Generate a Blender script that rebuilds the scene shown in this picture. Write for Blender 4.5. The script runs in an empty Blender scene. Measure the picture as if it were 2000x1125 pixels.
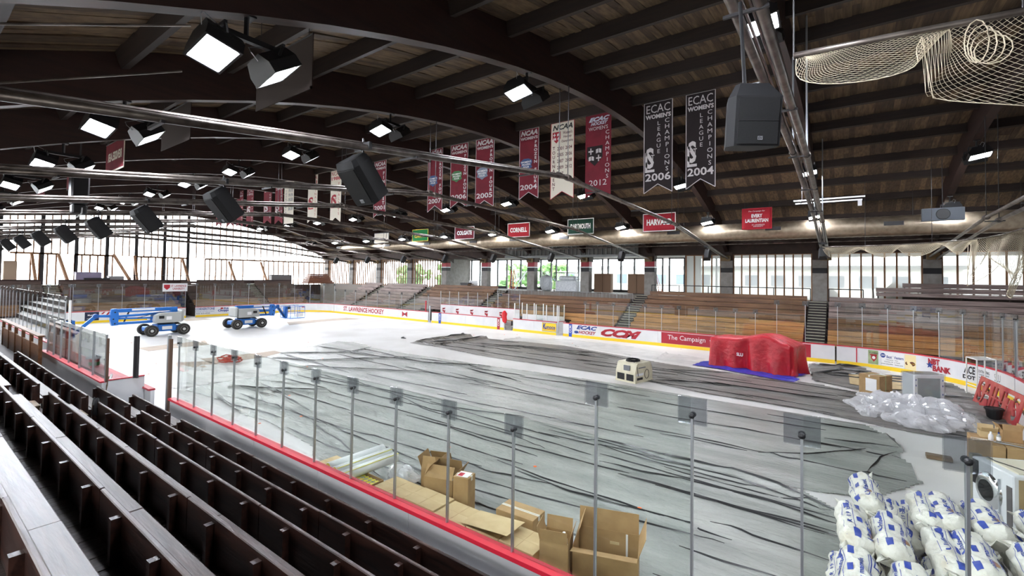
import bpy, math, random
from mathutils import Vector, Matrix
random.seed(7)
S = bpy.context.scene
COL = S.collection
R = math.radians
# ---------------- camera (solved from the rink lines, frame 2000 x 1125) ----------------
F_PX, YAW, PITCH, ROLL, PY, H = 891.77, R(36.063), R(1.464), R(0.806), 516.17, 4.571
_f = Vector((-math.sin(YAW)*math.cos(PITCH), math.cos(YAW)*math.cos(PITCH), math.sin(PITCH)))
_r = Vector((math.cos(YAW), math.sin(YAW), 0)); _u = _r.cross(_f)
_r2 = _r*math.cos(ROLL)+_u*math.sin(ROLL); _u2 = -_r*math.sin(ROLL)+_u*math.cos(ROLL)
cd = bpy.data.cameras.new('camera'); cam = bpy.data.objects.new('camera', cd); COL.objects.link(cam)
cd.sensor_width = 36; cd.lens = 36*F_PX/2000; cd.shift_y = (PY-562.5)/2000; cd.clip_start = .05; cd.clip_end = 500
cam.matrix_world = Matrix(((_r2.x, _u2.x, -_f.x, 0), (_r2.y, _u2.y, -_f.y, 0), (_r2.z, _u2.z, -_f.z, H), (0, 0, 0, 1)))
S.camera = cam
# ---------------- sky, exposure ----------------
W = bpy.data.worlds.new('world'); S.world = W; W.use_nodes = True
_bg = W.node_tree.nodes['Background']; _bg.inputs[0].default_value = (.93, .97, 1, 1); _bg.inputs[1].default_value = 8.0
S.view_settings.view_transform = 'Standard'; S.view_settings.look = 'None'; S.view_settings.gamma = 1
S.view_settings.exposure = 0.75; S.view_settings.use_curve_mapping = False
S.cycles.use_denoising = True
S.cycles.transparent_max_bounces = 32; S.cycles.max_bounces = 7; S.cycles.diffuse_bounces = 3; S.cycles.sample_clamp_indirect = 8
def portal(loc, rot, sx, sy):                      # guides sky light through a glazed wall
    l = bpy.data.lights.new('window_portal', 'AREA'); l.shape = 'RECTANGLE'; l.size = sx; l.size_y = sy; l.cycles.is_portal = True
    o = bpy.data.objects.new('window_portal', l); o.location = loc; o.rotation_euler = rot; COL.objects.link(o)
portal((-60.5, 17.5, 7.0), (0, R(-90), 0), 7.6, 40)
portal((-25, 41.5, 5.0), (R(-90), 0, 0), 74, 3.6)
portal((-25, -3.4, 4.6), (R(90), 0, 0), 74, 2.4)
# ---------------- pixel -> place ----------------
def ray(px, py): return _f+_r2*((px-1000)/F_PX)-_u2*((py-PY)/F_PX)
def onZ(px, py, z=0.): v = ray(px, py); t = (z-H)/v.z; return Vector((v.x*t, v.y*t, z))
def onY(px, py, y): v = ray(px, py); t = y/v.y; return Vector((v.x*t, y, H+v.z*t))
def onX(px, py, x): v = ray(px, py); t = x/v.x; return Vector((x, v.y*t, H+v.z*t))
# ---------------- colour and materials ----------------
def lin(r, g, b): return tuple(((c/255)/12.92 if c/255 <= .04045 else ((c/255+.055)/1.055)**2.4) for c in (r, g, b))
MATS = {}
def mat(name, rgb=(200, 200, 200), rough=.6, metal=0., rgb2=None, scale=8., stretch=(1, 1, 1), detail=4., lo=.35, hi=.65, bump=0., bscale=None, spec=.5, emit=0., alpha=None, bstretch=None, coat=0., sheen=0.):
    if name in MATS: return MATS[name]
    m = bpy.data.materials.new(name); m.use_nodes = True; nt = m.node_tree; N = nt.nodes; L = nt.links
    b = N['Principled BSDF']; c = (*lin(*rgb), 1)
    b.inputs['Base Color'].default_value = c; b.inputs['Roughness'].default_value = rough; b.inputs['Metallic'].default_value = metal
    b.inputs['Specular IOR Level'].default_value = spec; b.inputs['Coat Weight'].default_value = coat
    if emit: b.inputs['Emission Color'].default_value = c; b.inputs['Emission Strength'].default_value = emit
    def noise(sc, st, det):
        tc = N.new('ShaderNodeTexCoord'); mp = N.new('ShaderNodeMapping'); mp.inputs['Scale'].default_value = st
        nz = N.new('ShaderNodeTexNoise'); nz.inputs['Scale'].default_value = sc; nz.inputs['Detail'].default_value = det
        oi = N.new('ShaderNodeObjectInfo'); ml = N.new('ShaderNodeMath'); ml.operation = 'MULTIPLY'; ml.inputs[1].default_value = 40.; L.new(oi.outputs['Random'], ml.inputs[0])
        va = N.new('ShaderNodeVectorMath'); L.new(tc.outputs['Object'], va.inputs[0]); L.new(ml.outputs[0], va.inputs[1])
        L.new(va.outputs[0], mp.inputs[0]); L.new(mp.outputs[0], nz.inputs['Vector']); return nz
    if rgb2:
        nz = noise(scale, stretch, detail); rp = N.new('ShaderNodeValToRGB')
        rp.color_ramp.elements[0].position = lo; rp.color_ramp.elements[1].position = hi
        rp.color_ramp.elements[0].color = c; rp.color_ramp.elements[1].color = (*lin(*rgb2), 1)
        L.new(nz.outputs[0], rp.inputs[0]); L.new(rp.outputs[0], b.inputs['Base Color'])
    if bump:
        nb = noise(bscale or scale, bstretch or stretch, detail); bp = N.new('ShaderNodeBump'); bp.inputs['Strength'].default_value = bump; bp.inputs['Distance'].default_value = .05
        L.new(nb.outputs[0], bp.inputs['Height']); L.new(bp.outputs[0], b.inputs['Normal'])
    if alpha is not None: b.inputs['Alpha'].default_value = alpha
    MATS[name] = m; return m
def film(name, tint=(.95, .98, .97), ior=1.45, gloss=(1, 1, 1), rough=0., haze=0., hazecol=(.9, .9, .9), fac=1.0):   # thin clear sheet: mirror by Fresnel, rest passes; haze scatters
    m = bpy.data.materials.new(name); m.use_nodes = True; nt = m.node_tree; N = nt.nodes; L = nt.links
    N.remove(N['Principled BSDF']); out = N['Material Output']
    tr = N.new('ShaderNodeBsdfTransparent'); tr.inputs[0].default_value = (*tint, 1)
    gl = N.new('ShaderNodeBsdfGlossy'); gl.inputs[0].default_value = (*gloss, 1); gl.inputs['Roughness'].default_value = rough
    fr = N.new('ShaderNodeLayerWeight'); fr.inputs[0].default_value = .5; mx = N.new('ShaderNodeMixShader')
    pw = N.new('ShaderNodeMath'); pw.operation = 'POWER'; pw.inputs[1].default_value = 5.; L.new(fr.outputs['Facing'], pw.inputs[0])
    mu = N.new('ShaderNodeMath'); mu.operation = 'MULTIPLY_ADD'; r0 = ((ior-1)/(ior+1))**2; mu.inputs[1].default_value = fac*(1-r0); mu.inputs[2].default_value = fac*r0; L.new(pw.outputs[0], mu.inputs[0])
    base = tr.outputs[0]
    if haze:
        ad = N.new('ShaderNodeMixShader'); ad.inputs[0].default_value = haze
        df = N.new('ShaderNodeBsdfDiffuse'); df.inputs[0].default_value = (*hazecol, 1); tl = N.new('ShaderNodeBsdfTranslucent'); tl.inputs[0].default_value = (*hazecol, 1)
        m2 = N.new('ShaderNodeMixShader'); m2.inputs[0].default_value = .5; L.new(df.outputs[0], m2.inputs[1]); L.new(tl.outputs[0], m2.inputs[2])
        L.new(tr.outputs[0], ad.inputs[1]); L.new(m2.outputs[0], ad.inputs[2]); base = ad.outputs[0]
    L.new(mu.outputs[0], mx.inputs[0]); L.new(base, mx.inputs[1]); L.new(gl.outputs[0], mx.inputs[2]); L.new(mx.outputs[0], out.inputs[0])
    MATS[name] = m; return m
GLASS = film('rink_glass', (.955, .98, .965), 1.5, fac=1.5)
FILM = film('plastic_film', (.8, .85, .84), 1.4, rough=.15, haze=.35, hazecol=(.85, .88, .88))
CLEAR = film('clear_bag', (.97, .97, .99), 1.5, rough=.1, haze=.72, hazecol=(.99, .99, 1.), fac=1.6)
WRAPF = film('wrap_film', (.94, .95, .95), 1.45, rough=.08, haze=.1, hazecol=(.95, .95, .95), fac=1.5)
PANE = film('window_glass', (.95, .98, .98), 1.45)
WHITE = mat('white_board', (232, 232, 234), .35, rgb2=(222, 223, 226), scale=1.2)
RED = mat('red_cap', (190, 28, 50), .4); REDP = mat('red_paint', (166, 30, 48), .5)
YEL = mat('yellow_kick', (246, 208, 40), .4); BLUE = mat('blue_line', (40, 80, 180), .45)
ALU = mat('aluminium', (190, 194, 198), .35, .8); STEEL = mat('steel_pipe', (120, 112, 106), .35, .7, rgb2=(70, 62, 58), scale=3)
GALV = mat('galvanised_duct', (160, 146, 126), .4, .7, rgb2=(136, 122, 104), scale=4)
BLACK = mat('black_paint', (16, 16, 19), .5); RUB = mat('rubber', (34, 33, 31), .75, rgb2=(52, 48, 44), scale=9)
CARD = mat('cardboard', (180, 148, 104), .8, rgb2=(168, 136, 94), scale=5, bump=.05); CARDL = mat('cardboard_pale', (206, 184, 140), .8, rgb2=(196, 172, 128), scale=4)
TAPE = mat('packing_tape', (222, 216, 200), .3); PAPER = mat('paper_label', (240, 240, 240), .6)
LETW = mat('white_lettering', (236, 234, 232), .6); LETR = mat('red_lettering', (168, 32, 46), .6); LETB = mat('blue_lettering', (36, 62, 140), .6); LETK = mat('black_lettering', (24, 22, 26), .6); LETG = mat('grey_lettering', (120, 122, 126), .6)
MAROON = mat('maroon_cloth', (118, 22, 40), .8, rgb2=(104, 18, 34), scale=2); IVORY = mat('ivory_cloth', (222, 214, 198), .85); DARKC = mat('dark_cloth', (34, 24, 26), .85)
GREENC = mat('green_cloth', (20, 120, 60), .8); DKGREEN = mat('dark_green_cloth', (18, 62, 48), .8); GOLD = mat('gold_lettering', (232, 196, 60), .6); BACKC = mat('banner_back', (58, 48, 44), .9)
WOODN = mat('near_bench_wood', (58, 35, 28), .34, rgb2=(32, 19, 16), scale=3, stretch=(.6, 6, 6), bump=.12)
WOODF = mat('shaded_far_bench_wood', (128, 92, 62), .5, rgb2=(92, 62, 44), scale=2.2, stretch=(.35, 6, 6), bump=.08)  # darker copy for the upper far rows: their shade put into the colour
WOODG = mat('lit_grey_bench_wood', (156, 138, 132), .38, rgb2=(112, 96, 92), scale=2.2, stretch=(.35, 6, 6), bump=.08)  # on the left sections the end window's light is put into this grey
WOODO = mat('honey_bench_wood', (188, 142, 88), .5, rgb2=(150, 108, 64), scale=2.2, stretch=(.35, 6, 6), bump=.08)
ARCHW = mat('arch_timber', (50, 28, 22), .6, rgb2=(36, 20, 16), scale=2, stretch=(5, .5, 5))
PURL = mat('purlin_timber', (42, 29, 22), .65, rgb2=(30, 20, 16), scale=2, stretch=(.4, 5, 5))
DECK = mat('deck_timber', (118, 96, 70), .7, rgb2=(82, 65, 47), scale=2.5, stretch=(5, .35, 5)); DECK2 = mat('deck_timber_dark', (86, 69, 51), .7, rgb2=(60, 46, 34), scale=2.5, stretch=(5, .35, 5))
STUD = mat('stud_timber', (150, 108, 74), .7, rgb2=(124, 88, 60), scale=3, stretch=(4, 4, .4)); DSTEEL = mat('dark_steel', (44, 42, 44), .5)
CONC = mat('concrete_block', (150, 146, 142), .85, rgb2=(132, 128, 124), scale=3, bump=.1)
# ---------------- meshes ----------------
class MB:
    def __init__(s): s.v = []; s.f = []
    def add(s, vs, fs, M=None):
        o = len(s.v); s.v += [tuple(M @ Vector(v)) if M else tuple(v) for v in vs]; s.f += [tuple(i+o for i in f) for f in fs]; return s
    def box(s, x0, x1, y0, y1, z0, z1, M=None):
        return s.add([(x0, y0, z0), (x1, y0, z0), (x1, y1, z0), (x0, y1, z0), (x0, y0, z1), (x1, y0, z1), (x1, y1, z1), (x0, y1, z1)], [(0, 3, 2, 1), (4, 5, 6, 7), (0, 1, 5, 4), (1, 2, 6, 5), (2, 3, 7, 6), (3, 0, 4, 7)], M)
    def bev(s, x0, x1, y0, y1, z0, z1, c=.02, M=None):    # box with chamfered upright and top edges
        c = min(c, (x1-x0)*.45, (y1-y0)*.45, (z1-z0)*.45); r = [(x0+c, y0), (x1-c, y0), (x1, y0+c), (x1, y1-c), (x1-c, y1), (x0+c, y1), (x0, y1-c), (x0, y0+c)]
        cx, cy = (x0+x1)/2, (y0+y1)/2; kx, ky = 1-2*c/(x1-x0), 1-2*c/(y1-y0)
        q = [(cx+(x-cx)*kx, cy+(y-cy)*ky) for x, y in r]
        vs = [(x, y, z0) for x, y in q]+[(x, y, z0+c) for x, y in r]+[(x, y, z1-c) for x, y in r]+[(x, y, z1) for x, y in q]
        fs = [tuple(range(7, -1, -1)), tuple(range(24, 32))]
        for k in range(3):
            for i in range(8): j = (i+1) % 8; fs.append((k*8+i, k*8+j, k*8+8+j, k*8+8+i))
        return s.add(vs, fs, M)
    def beam(s, a, b, w, h, up=(0, 0, 1)):                # rectangular bar from a to b
        a, b = Vector(a), Vector(b); d = (b-a); l = d.length; d.normalize(); up = Vector(up)
        if abs(d.dot(up)) > .99: up = Vector((1, 0, 0))
        x = d.cross(up).normalized(); z = x.cross(d)
        M = Matrix(((x.x, d.x, z.x, a.x), (x.y, d.y, z.y, a.y), (x.z, d.z, z.z, a.z), (0, 0, 0, 1)))
        return s.box(-w/2, w/2, 0, l, -h/2, h/2, M)
    def tube(s, pts, r, n=8, cap=True, rads=None):
        pts = [Vector(p) for p in pts]; ring = []; prev = None
        for i, p in enumerate(pts):
            d = (pts[min(i+1, len(pts)-1)]-pts[max(i-1, 0)]).normalized()
            if prev is None: prev = Vector((0, 0, 1)) if abs(d.z) < .9 else Vector((1, 0, 0))
            x = d.cross(prev); x = x.normalized() if x.length > 1e-6 else Vector((1, 0, 0)); y = x.cross(d); prev = y
            rr = rads[i] if rads else r
            ring.append([p+(x*math.cos(2*math.pi*k/n)+y*math.sin(2*math.pi*k/n))*rr for k in range(n)])
        vs = [v for g in ring for v in g]; fs = []
        for i in range(len(pts)-1):
            for k in range(n): j = (k+1) % n; fs.append((i*n+k, i*n+j, (i+1)*n+j, (i+1)*n+k))
        if cap: fs += [tuple(range(n-1, -1, -1)), tuple((len(pts)-1)*n+k for k in range(n))]
        return s.add(vs, fs)
    def prism(s, poly, t0, t1, M=None):                   # polygon in XZ, extruded along Y from t0 to t1
        n = len(poly); vs = [(x, t0, z) for x, z in poly]+[(x, t1, z) for x, z in poly]
        fs = [tuple(range(n)), tuple(range(2*n-1, n-1, -1))]+[(i, i+n, (i+1) % n+n, (i+1) % n) for i in range(n)]
        return s.add(vs, fs, M)
    def lathe(s, prof, n=20, M=None):                     # (r, z) profile round Z
        vs = [(r*math.cos(2*math.pi*k/n), r*math.sin(2*math.pi*k/n), z) for r, z in prof for k in range(n)]; m = len(prof)
        fs = [(i*n+k, i*n+(k+1) % n, (i+1)*n+(k+1) % n, (i+1)*n+k) for i in range(m-1) for k in range(n)]
        fs += [tuple(range(n-1, -1, -1)), tuple((m-1)*n+k for k in range(n))]
        return s.add(vs, fs, M)
    def quad(s, a, b, c, d): return s.add([a, b, c, d], [(0, 1, 2, 3)])
    def build(s, name, m, parent=None, world=False, smooth=False):
        vs = s.v
        if world and parent is not None:
            I = (Matrix.Translation(parent.location) @ parent.rotation_euler.to_matrix().to_4x4())
            if parent.parent is not None:
                q = parent.parent; I = (Matrix.Translation(q.location) @ q.rotation_euler.to_matrix().to_4x4()) @ I
            I = I.inverted(); vs = [tuple(I @ Vector(v)) for v in vs]
        me = bpy.data.meshes.new(name); me.from_pydata(vs, [], s.f); me.materials.append(m); me.update()
        if smooth: me.shade_smooth()
        o = bpy.data.objects.new(name, me); COL.objects.link(o)
        if parent is not None: o.parent = parent
        return o
def T(name, label, cat, loc=(0, 0, 0), rz=0., group=None):
    o = bpy.data.objects.new(name, None); o.empty_display_size = .2; o.location = loc; o.rotation_euler = (0, 0, rz); COL.objects.link(o)
    o['label'] = label; o['category'] = cat
    if group: o['group'] = group
    return o
def tag(o, label, cat, group=None):
    o['label'] = label; o['category'] = cat
    if group: o['group'] = group
    return o
def struct(o): o['kind'] = 'structure'; return o
def stuff(o): o['kind'] = 'stuff'; return o
def obj_of(me, name, parent=None, M=None):               # another object on shared mesh data
    o = bpy.data.objects.new(name, me); COL.objects.link(o)
    if parent is not None: o.parent = parent
    if M is not None: o.matrix_basis = M
    return o
def copy_tree(o, parent=None):
    c = o.copy(); COL.objects.link(c); c.parent = parent
    for ch in KIDS(o): copy_tree(ch, c)
    return c
def KIDS(o): return [x for x in COL.objects if x.parent == o]
_TX = {}
def text_mesh(s, bold=.0, space=1.0, line=1.0, shear=0., font_align='CENTER'):
    k = (s, bold, space, line, shear, font_align)
    if k in _TX: return _TX[k]
    cu = bpy.data.curves.new('t', 'FONT'); cu.body = s; cu.align_x = font_align; cu.resolution_u = 2; cu.offset = bold; cu.space_character = space; cu.space_line = line; cu.shear = shear
    o = bpy.data.objects.new('t', cu); me = bpy.data.meshes.new_from_object(o)
    vs = [tuple(v.co) for v in me.vertices]; fs = [tuple(p.vertices) for p in me.polygons]
    bpy.data.objects.remove(o); bpy.data.curves.remove(cu); bpy.data.meshes.remove(me)
    _TX[k] = (vs, fs); return _TX[k]
def add_text(mb, s, w, h, M, bold=.02, space=1.0, line=1.0, shear=0.):   # fits text into w x h round the origin of M (x right, y up)
    vs, fs = text_mesh(s, bold, space, line, shear)
    if not vs: return mb
    xs = [v[0] for v in vs]; ys = [v[1] for v in vs]; cx, cy = (min(xs)+max(xs))/2, (min(ys)+max(ys))/2
    kx = w/(max(xs)-min(xs)); ky = h/(max(ys)-min(ys)); 
    return mb.add([((v[0]-cx)*kx, (v[1]-cy)*ky, 0) for v in vs], fs, M)
def frame(o, right, up):
    r = Vector(right).normalized(); u = Vector(up).normalized(); n = r.cross(u)
    return Matrix(((r.x, u.x, n.x, o[0]), (r.y, u.y, n.y, o[1]), (r.z, u.z, n.z, o[2]), (0, 0, 0, 1)))
# ---------------- main measures (metres) ----------------
X0, X1, Y0, Y1 = -52.4, 5.2, 4.9, 30.9          # inside of the boards
BH, GL, GH = 1.03, 2.76, 3.36                   # board height, top of low and of high glass
AX = [4.3, -1.35, -7.15, -13.0, -18.9, -24.75, -30.6, -36.5, -42.4, -48.3, -54.1, -60.0]   # arches
YC, ZA, RA = 18.0, 10.9, 45.0
def soff(y): return ZA-(RA-math.sqrt(RA*RA-(y-YC)**2))
FW = 37.4                                       # far wall line of columns
NW = -2.6                                       # near wall
def proj(P):
    v = Vector(P)-Vector((0, 0, H)); d = v.dot(_f); return (1000+F_PX*v.dot(_r2)/d, PY-F_PX*v.dot(_u2)/d) if d > 0 else (-9e9, -9e9)
# ================= setting: floor, roof, walls =================
FLOORM = mat('rink_floor', (226, 224, 221), .45, rgb2=(206, 202, 197), scale=.35, detail=8, lo=.42, hi=.75, bump=.03, bscale=2)
struct(MB().box(-64, 14, -4, 44, -.3, 0).build('floor', FLOORM))
GRD = mat('outside_paving', (190, 188, 182), .9)
struct(MB().box(-160, 90, -90, 150, -.9, -.3).build('ground', GRD))
ceil = MB(); ys = [-3.6+i*1.5 for i in range(30)]
def arcstrip(mb, x0, x1, y0, y1, z0, z1, n=12):
    for i in range(n):
        a, b = y0+(y1-y0)*i/n, y0+(y1-y0)*(i+1)/n
        o = len(mb.v); mb.v += [(x, y, soff(y)+z) for y in (a, b) for x in (x0, x1) for z in (z0, z1)]
        mb.f += [(o+0, o+2, o+6, o+4), (o+1, o+5, o+7, o+3), (o+0, o+4, o+5, o+1), (o+2, o+3, o+7, o+6)]
        if i == 0: mb.f.append((o+0, o+1, o+3, o+2))
        if i == n-1: mb.f.append((o+4, o+6, o+7, o+5))
    return mb
ROOFM = mat('roof_skin', (60, 44, 34), .9)
CEIL = struct(arcstrip(MB(), -61.2, 13, -3.4, 39.4, 1.16, 1.3, 24).build('ceiling', ROOFM))
DK = {}
for jn in range(4):                                # deck boards: shared lengths, joints staggered
    yj = [8., 15., 21., 28.][jn]
    for h, (a, b) in enumerate(((-3.4, yj-.006), (yj+.006, 39.4))):
        for mi, m in enumerate((DECK, DECK2)):
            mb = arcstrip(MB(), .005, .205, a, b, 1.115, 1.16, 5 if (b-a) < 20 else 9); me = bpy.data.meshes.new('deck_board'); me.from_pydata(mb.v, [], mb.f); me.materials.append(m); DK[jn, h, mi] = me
x = 8.6; n = 0
while x > -20.6:
    j = random.randrange(4)
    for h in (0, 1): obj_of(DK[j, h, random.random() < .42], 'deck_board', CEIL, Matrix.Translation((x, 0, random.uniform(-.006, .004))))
    x -= .205; n += 2
fb = {0: MB(), 1: MB()}
while x > -61.2:
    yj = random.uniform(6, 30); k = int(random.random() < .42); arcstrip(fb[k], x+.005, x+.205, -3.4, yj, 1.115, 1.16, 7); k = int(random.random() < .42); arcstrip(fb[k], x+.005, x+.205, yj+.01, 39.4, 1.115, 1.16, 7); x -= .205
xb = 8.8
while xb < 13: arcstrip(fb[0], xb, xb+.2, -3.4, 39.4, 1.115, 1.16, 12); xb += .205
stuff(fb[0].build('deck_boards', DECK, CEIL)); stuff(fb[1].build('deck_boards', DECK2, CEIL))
PY_ = [17.85+2.12*k for k in range(-9, 10)]
for k in range(len(AX)):
    xa = AX[k]-.14 if k else 13.; xb = (AX[k+1]+.14 if k+1 < len(AX) else -61.2)
    if k == 0: segs = [(AX[0]+.14, 13.), (AX[1]+.14, AX[0]-.14)]
    elif k+1 < len(AX): segs = [(AX[k+1]+.14, AX[k]-.14)]
    else: segs = []
    for (p, q) in segs:
        for y in PY_:
            th = math.asin((y-YC)/RA); z = soff(y)+.7
            M = Matrix.Translation((0, y, z)) @ Matrix.Rotation(-th, 4, 'X')
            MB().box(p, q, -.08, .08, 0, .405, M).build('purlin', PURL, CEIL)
am = MB(); arcstrip(am, -.14, .14, -2.55, 38.55, 0, 1.1, 30); arch_me = None
for k, x in enumerate(AX):
    lab = 'curved laminated timber roof arch spanning the whole rink'
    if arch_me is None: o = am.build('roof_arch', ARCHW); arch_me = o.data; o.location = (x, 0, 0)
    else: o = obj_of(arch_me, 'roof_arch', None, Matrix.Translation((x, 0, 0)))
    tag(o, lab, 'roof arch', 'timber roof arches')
# ---- far wall: block columns, stud bays with plastic, glazed bays, concourse
CZ = 3.15
struct(MB().box(-60, 13, 36.35, 44, 0, CZ).build('floor_concourse', mat('concourse_floor', (120, 112, 106), .7)))
BROWN = mat('brown_panel', (64, 46, 38), .7, rgb2=(50, 36, 30), scale=2)
struct(MB().box(-61, 13, 37.25, 37.55, 6.4, 7.75).build('wall_back', BROWN))
struct(MB().box(-61, 13, 37.55, 44, 6.4, 6.6).build('ceiling_concourse', BROWN))
colm = {'lower_blocks': (CONC, CZ, 5.05), 'black_band': (LETK, 5.05, 5.4), 'white_stripe': (WHITE, 5.4, 5.5), 'red_band': (REDP, 5.5, 5.95), 'bearing': (BROWN, 5.95, 6.6)}
for k, x in enumerate(AX):
    inside = 3 <= k <= 7
    t = T('wall_column', 'painted block column with red and black bands below a roof arch' if inside else 'grey block column behind hung plastic below a roof arch', 'column', (x, FW, CZ), 0, 'block columns between the windows' if inside else 'columns behind plastic')
    for nm, (m, a, b) in colm.items(): MB().bev(-.42, .42, -(.32 if inside else .2)+.02*(nm != 'lower_blocks'), .32, a-CZ, b-CZ, .01).build(nm, m if inside or nm not in ('red_band', 'white_stripe') else CONC, t)
def stud_bay(x0, x1, n, label, sheet, fade=False):
    t = T('stud_wall', label, 'wall framing', (x0, FW, CZ))
    for i in range(n+1): xx = (x1-x0)*i/n; MB().box(xx-.045, xx+.045, -.05, .05, .05, 3.2).build('stud', STUD, t)
    MB().box(-.03, x1-x0+.03, -.05, .05, 0, .05).build('bottom_plate', STUD, t); MB().box(-.03, x1-x0+.03, -.05, .05, 3.2, 3.25).build('top_plate', STUD, t)
    nx, nz = int((x1-x0)/.3), 10; mb = MB()
    for i in range(nx+1):
        for j in range(nz+1): mb.v.append(((x1-x0)*i/nx, .075+.022*math.sin(i*1.9+math.sin(j*1.3))*math.cos(j*.7+i*.23), .02+3.2*j/nz))
    mb.f = [(i*(nz+1)+j, (i+1)*(nz+1)+j, (i+1)*(nz+1)+j+1, i*(nz+1)+j+1) for i in range(nx) for j in range(nz)]
    mb.build('plastic_sheet', sheet, t, smooth=True)
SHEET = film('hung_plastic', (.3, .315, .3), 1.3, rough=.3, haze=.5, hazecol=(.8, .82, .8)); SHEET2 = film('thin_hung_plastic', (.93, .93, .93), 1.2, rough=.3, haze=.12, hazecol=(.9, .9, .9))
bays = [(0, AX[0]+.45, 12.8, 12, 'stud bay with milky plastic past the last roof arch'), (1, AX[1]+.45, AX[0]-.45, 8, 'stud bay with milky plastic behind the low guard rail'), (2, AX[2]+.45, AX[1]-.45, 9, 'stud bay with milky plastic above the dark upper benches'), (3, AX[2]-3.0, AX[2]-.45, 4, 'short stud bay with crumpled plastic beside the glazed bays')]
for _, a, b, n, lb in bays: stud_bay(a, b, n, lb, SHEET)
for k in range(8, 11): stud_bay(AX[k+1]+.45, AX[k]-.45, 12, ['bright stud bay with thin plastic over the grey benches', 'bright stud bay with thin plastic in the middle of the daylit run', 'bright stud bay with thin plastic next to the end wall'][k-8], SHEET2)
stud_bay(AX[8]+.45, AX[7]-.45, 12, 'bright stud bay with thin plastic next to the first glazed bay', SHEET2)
# glazed bays of the concourse: outer window wall
for k in range(3, 8):
    xa, xb = AX[k]+.3, (AX[k-1]-.3)
    t = struct(MB().box(xa, xb, 41.4, 41.6, CZ, CZ+.25).build('window_%d' % (k-2), DSTEEL))
    for i in range(5): xx = xa+(xb-xa)*i/4; MB().box(xx-.06, xx+.06, 41.4, 41.6, CZ, 6.4).build('mullion', DSTEEL, t)
    for i in range(4): xx = xa+(xb-xa)*i/4; MB().box(xx+.06, xx+(xb-xa)/4-.06, 41.48, 41.5, CZ+.25, 6.35).build('pane', PANE, t)
    MB().box(xa, xb, 41.42, 41.58, 6.3, 6.4).build('head_frame', DSTEEL, t)
struct(MB().box(13, 13.2, 36.4, 44, CZ, 6.4).build('wall_back_return', BROWN)); struct(MB().box(-37.2, -36.4, 37.6, 41.5, CZ, 6.4).build('wall_back_divider', CONC))
struct(MB().box(-10.3, -10.1, 37.6, 41.5, CZ, 6.4).build('wall_back_partition', CONC))
# galvanised stud panel under the duct (two bays)
t = T('metal_stud_panel', 'galvanised metal stud framing hung above the glazed bays', 'wall framing', (onY(988, 480, 36.9).x, 36.9, 6.45)); L_ = onY(1246, 480, 36.9).x-t.location.x
MSTUD = mat('metal_stud', (118, 120, 120), .4, .6); MBACK = mat('grey_sheathing', (104, 104, 100), .8)
MB().box(0, L_, .06, .1, .1, 1.15).build('sheathing', MBACK, t); MB().box(-.05, L_+.05, -.12, .1, -.12, .1).build('channel', MSTUD, t); MB().box(0, L_, -.04, .06, 1.1, 1.15).build('top_track', MSTUD, t)
for i in range(int(L_/.42)+1): MB().box(i*.42, i*.42+.05, -.04, .06, .1, 1.1).build('stud', MSTUD, t)
# ---- end wall: lower wall, posts, studs, header, plastic, braces
EX = -60.3
struct(MB().box(EX-.3, EX, -3.4, 39.4, 0, 3.0).build('wall_left', BROWN))
t = T('end_wall_frame', 'tall open stud and steel frame filling the end of the hall', 'wall framing', (EX, 17.5, 3.0))
def ey(px, py=480): return onX(px, py, EX).y
zh = 6.05
for px in (0, 83, 150, 210, 267, 322, 368): y = ey(px); MB().box(EX-.15, EX, y-.14, y+.14, 3, soff(y)+.3).build('steel_post', DSTEEL, t, True)
for px in (18, 33, 47, 66, 101, 118, 133, 166, 182, 197, 224, 240, 253, 282, 296, 309, 336, 350, 384, 400, 414, 430, 442, 455, 470, 484, 498, 510, 522, 534, 546, 558, 569, 580, 591, 602, 613, 624, 634, 644):
    y = ey(px); MB().box(EX-.1, EX, y-.045, y+.045, zh, soff(y)+.3).build('stud', STUD, t, True)
for px in (32, 61, 78, 94, 111, 147, 161, 177, 192, 206, 221, 264, 277, 291, 305, 318, 329, 341, 355, 402, 411, 423, 434, 444, 454, 476, 517, 526, 536, 545, 555, 565, 575, 585, 595, 605, 615, 625, 634, 643):
    y = ey(px); MB().box(EX-.1, EX, y-.055, y+.055, 3, zh).build('stud', STUD, t, True)
for a, b in ((20, 116), (147, 222), (265, 368), (402, 455), (455, 530), (530, 650)):
    MB().box(EX-.12, EX, ey(a), ey(b), zh-.09, zh+.09).build('header', STUD, t, True)
mb = MB(); n = 40
for i in range(n+1):
    y = -3.2+42.4*i/n
    for z in (3.0, soff(y)+.6): mb.v.append((EX-.13, y, z))
mb.f = [(2*i, 2*i+2, 2*i+3, 2*i+1) for i in range(n)]
mb.build('plastic_sheet', SHEET2, t, True)
for (a, b) in (((62, 495), (71, 546)), ((114, 497), (135, 546)), ((222, 497), (259, 547)), ((263, 500), (269, 547)), ((356, 505), (371, 547)), ((447, 511), (462, 547)), ((509, 512), (523, 547))):
    A = onX(*a, EX+.15); B = onX(*b, EX+1.9); tag(MB().beam(A, (B.x, B.y, 3.16), .2, .2).build('timber_brace', STUD), 'long timber brace propping the end wall frame', 'brace', 'end wall braces')
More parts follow.
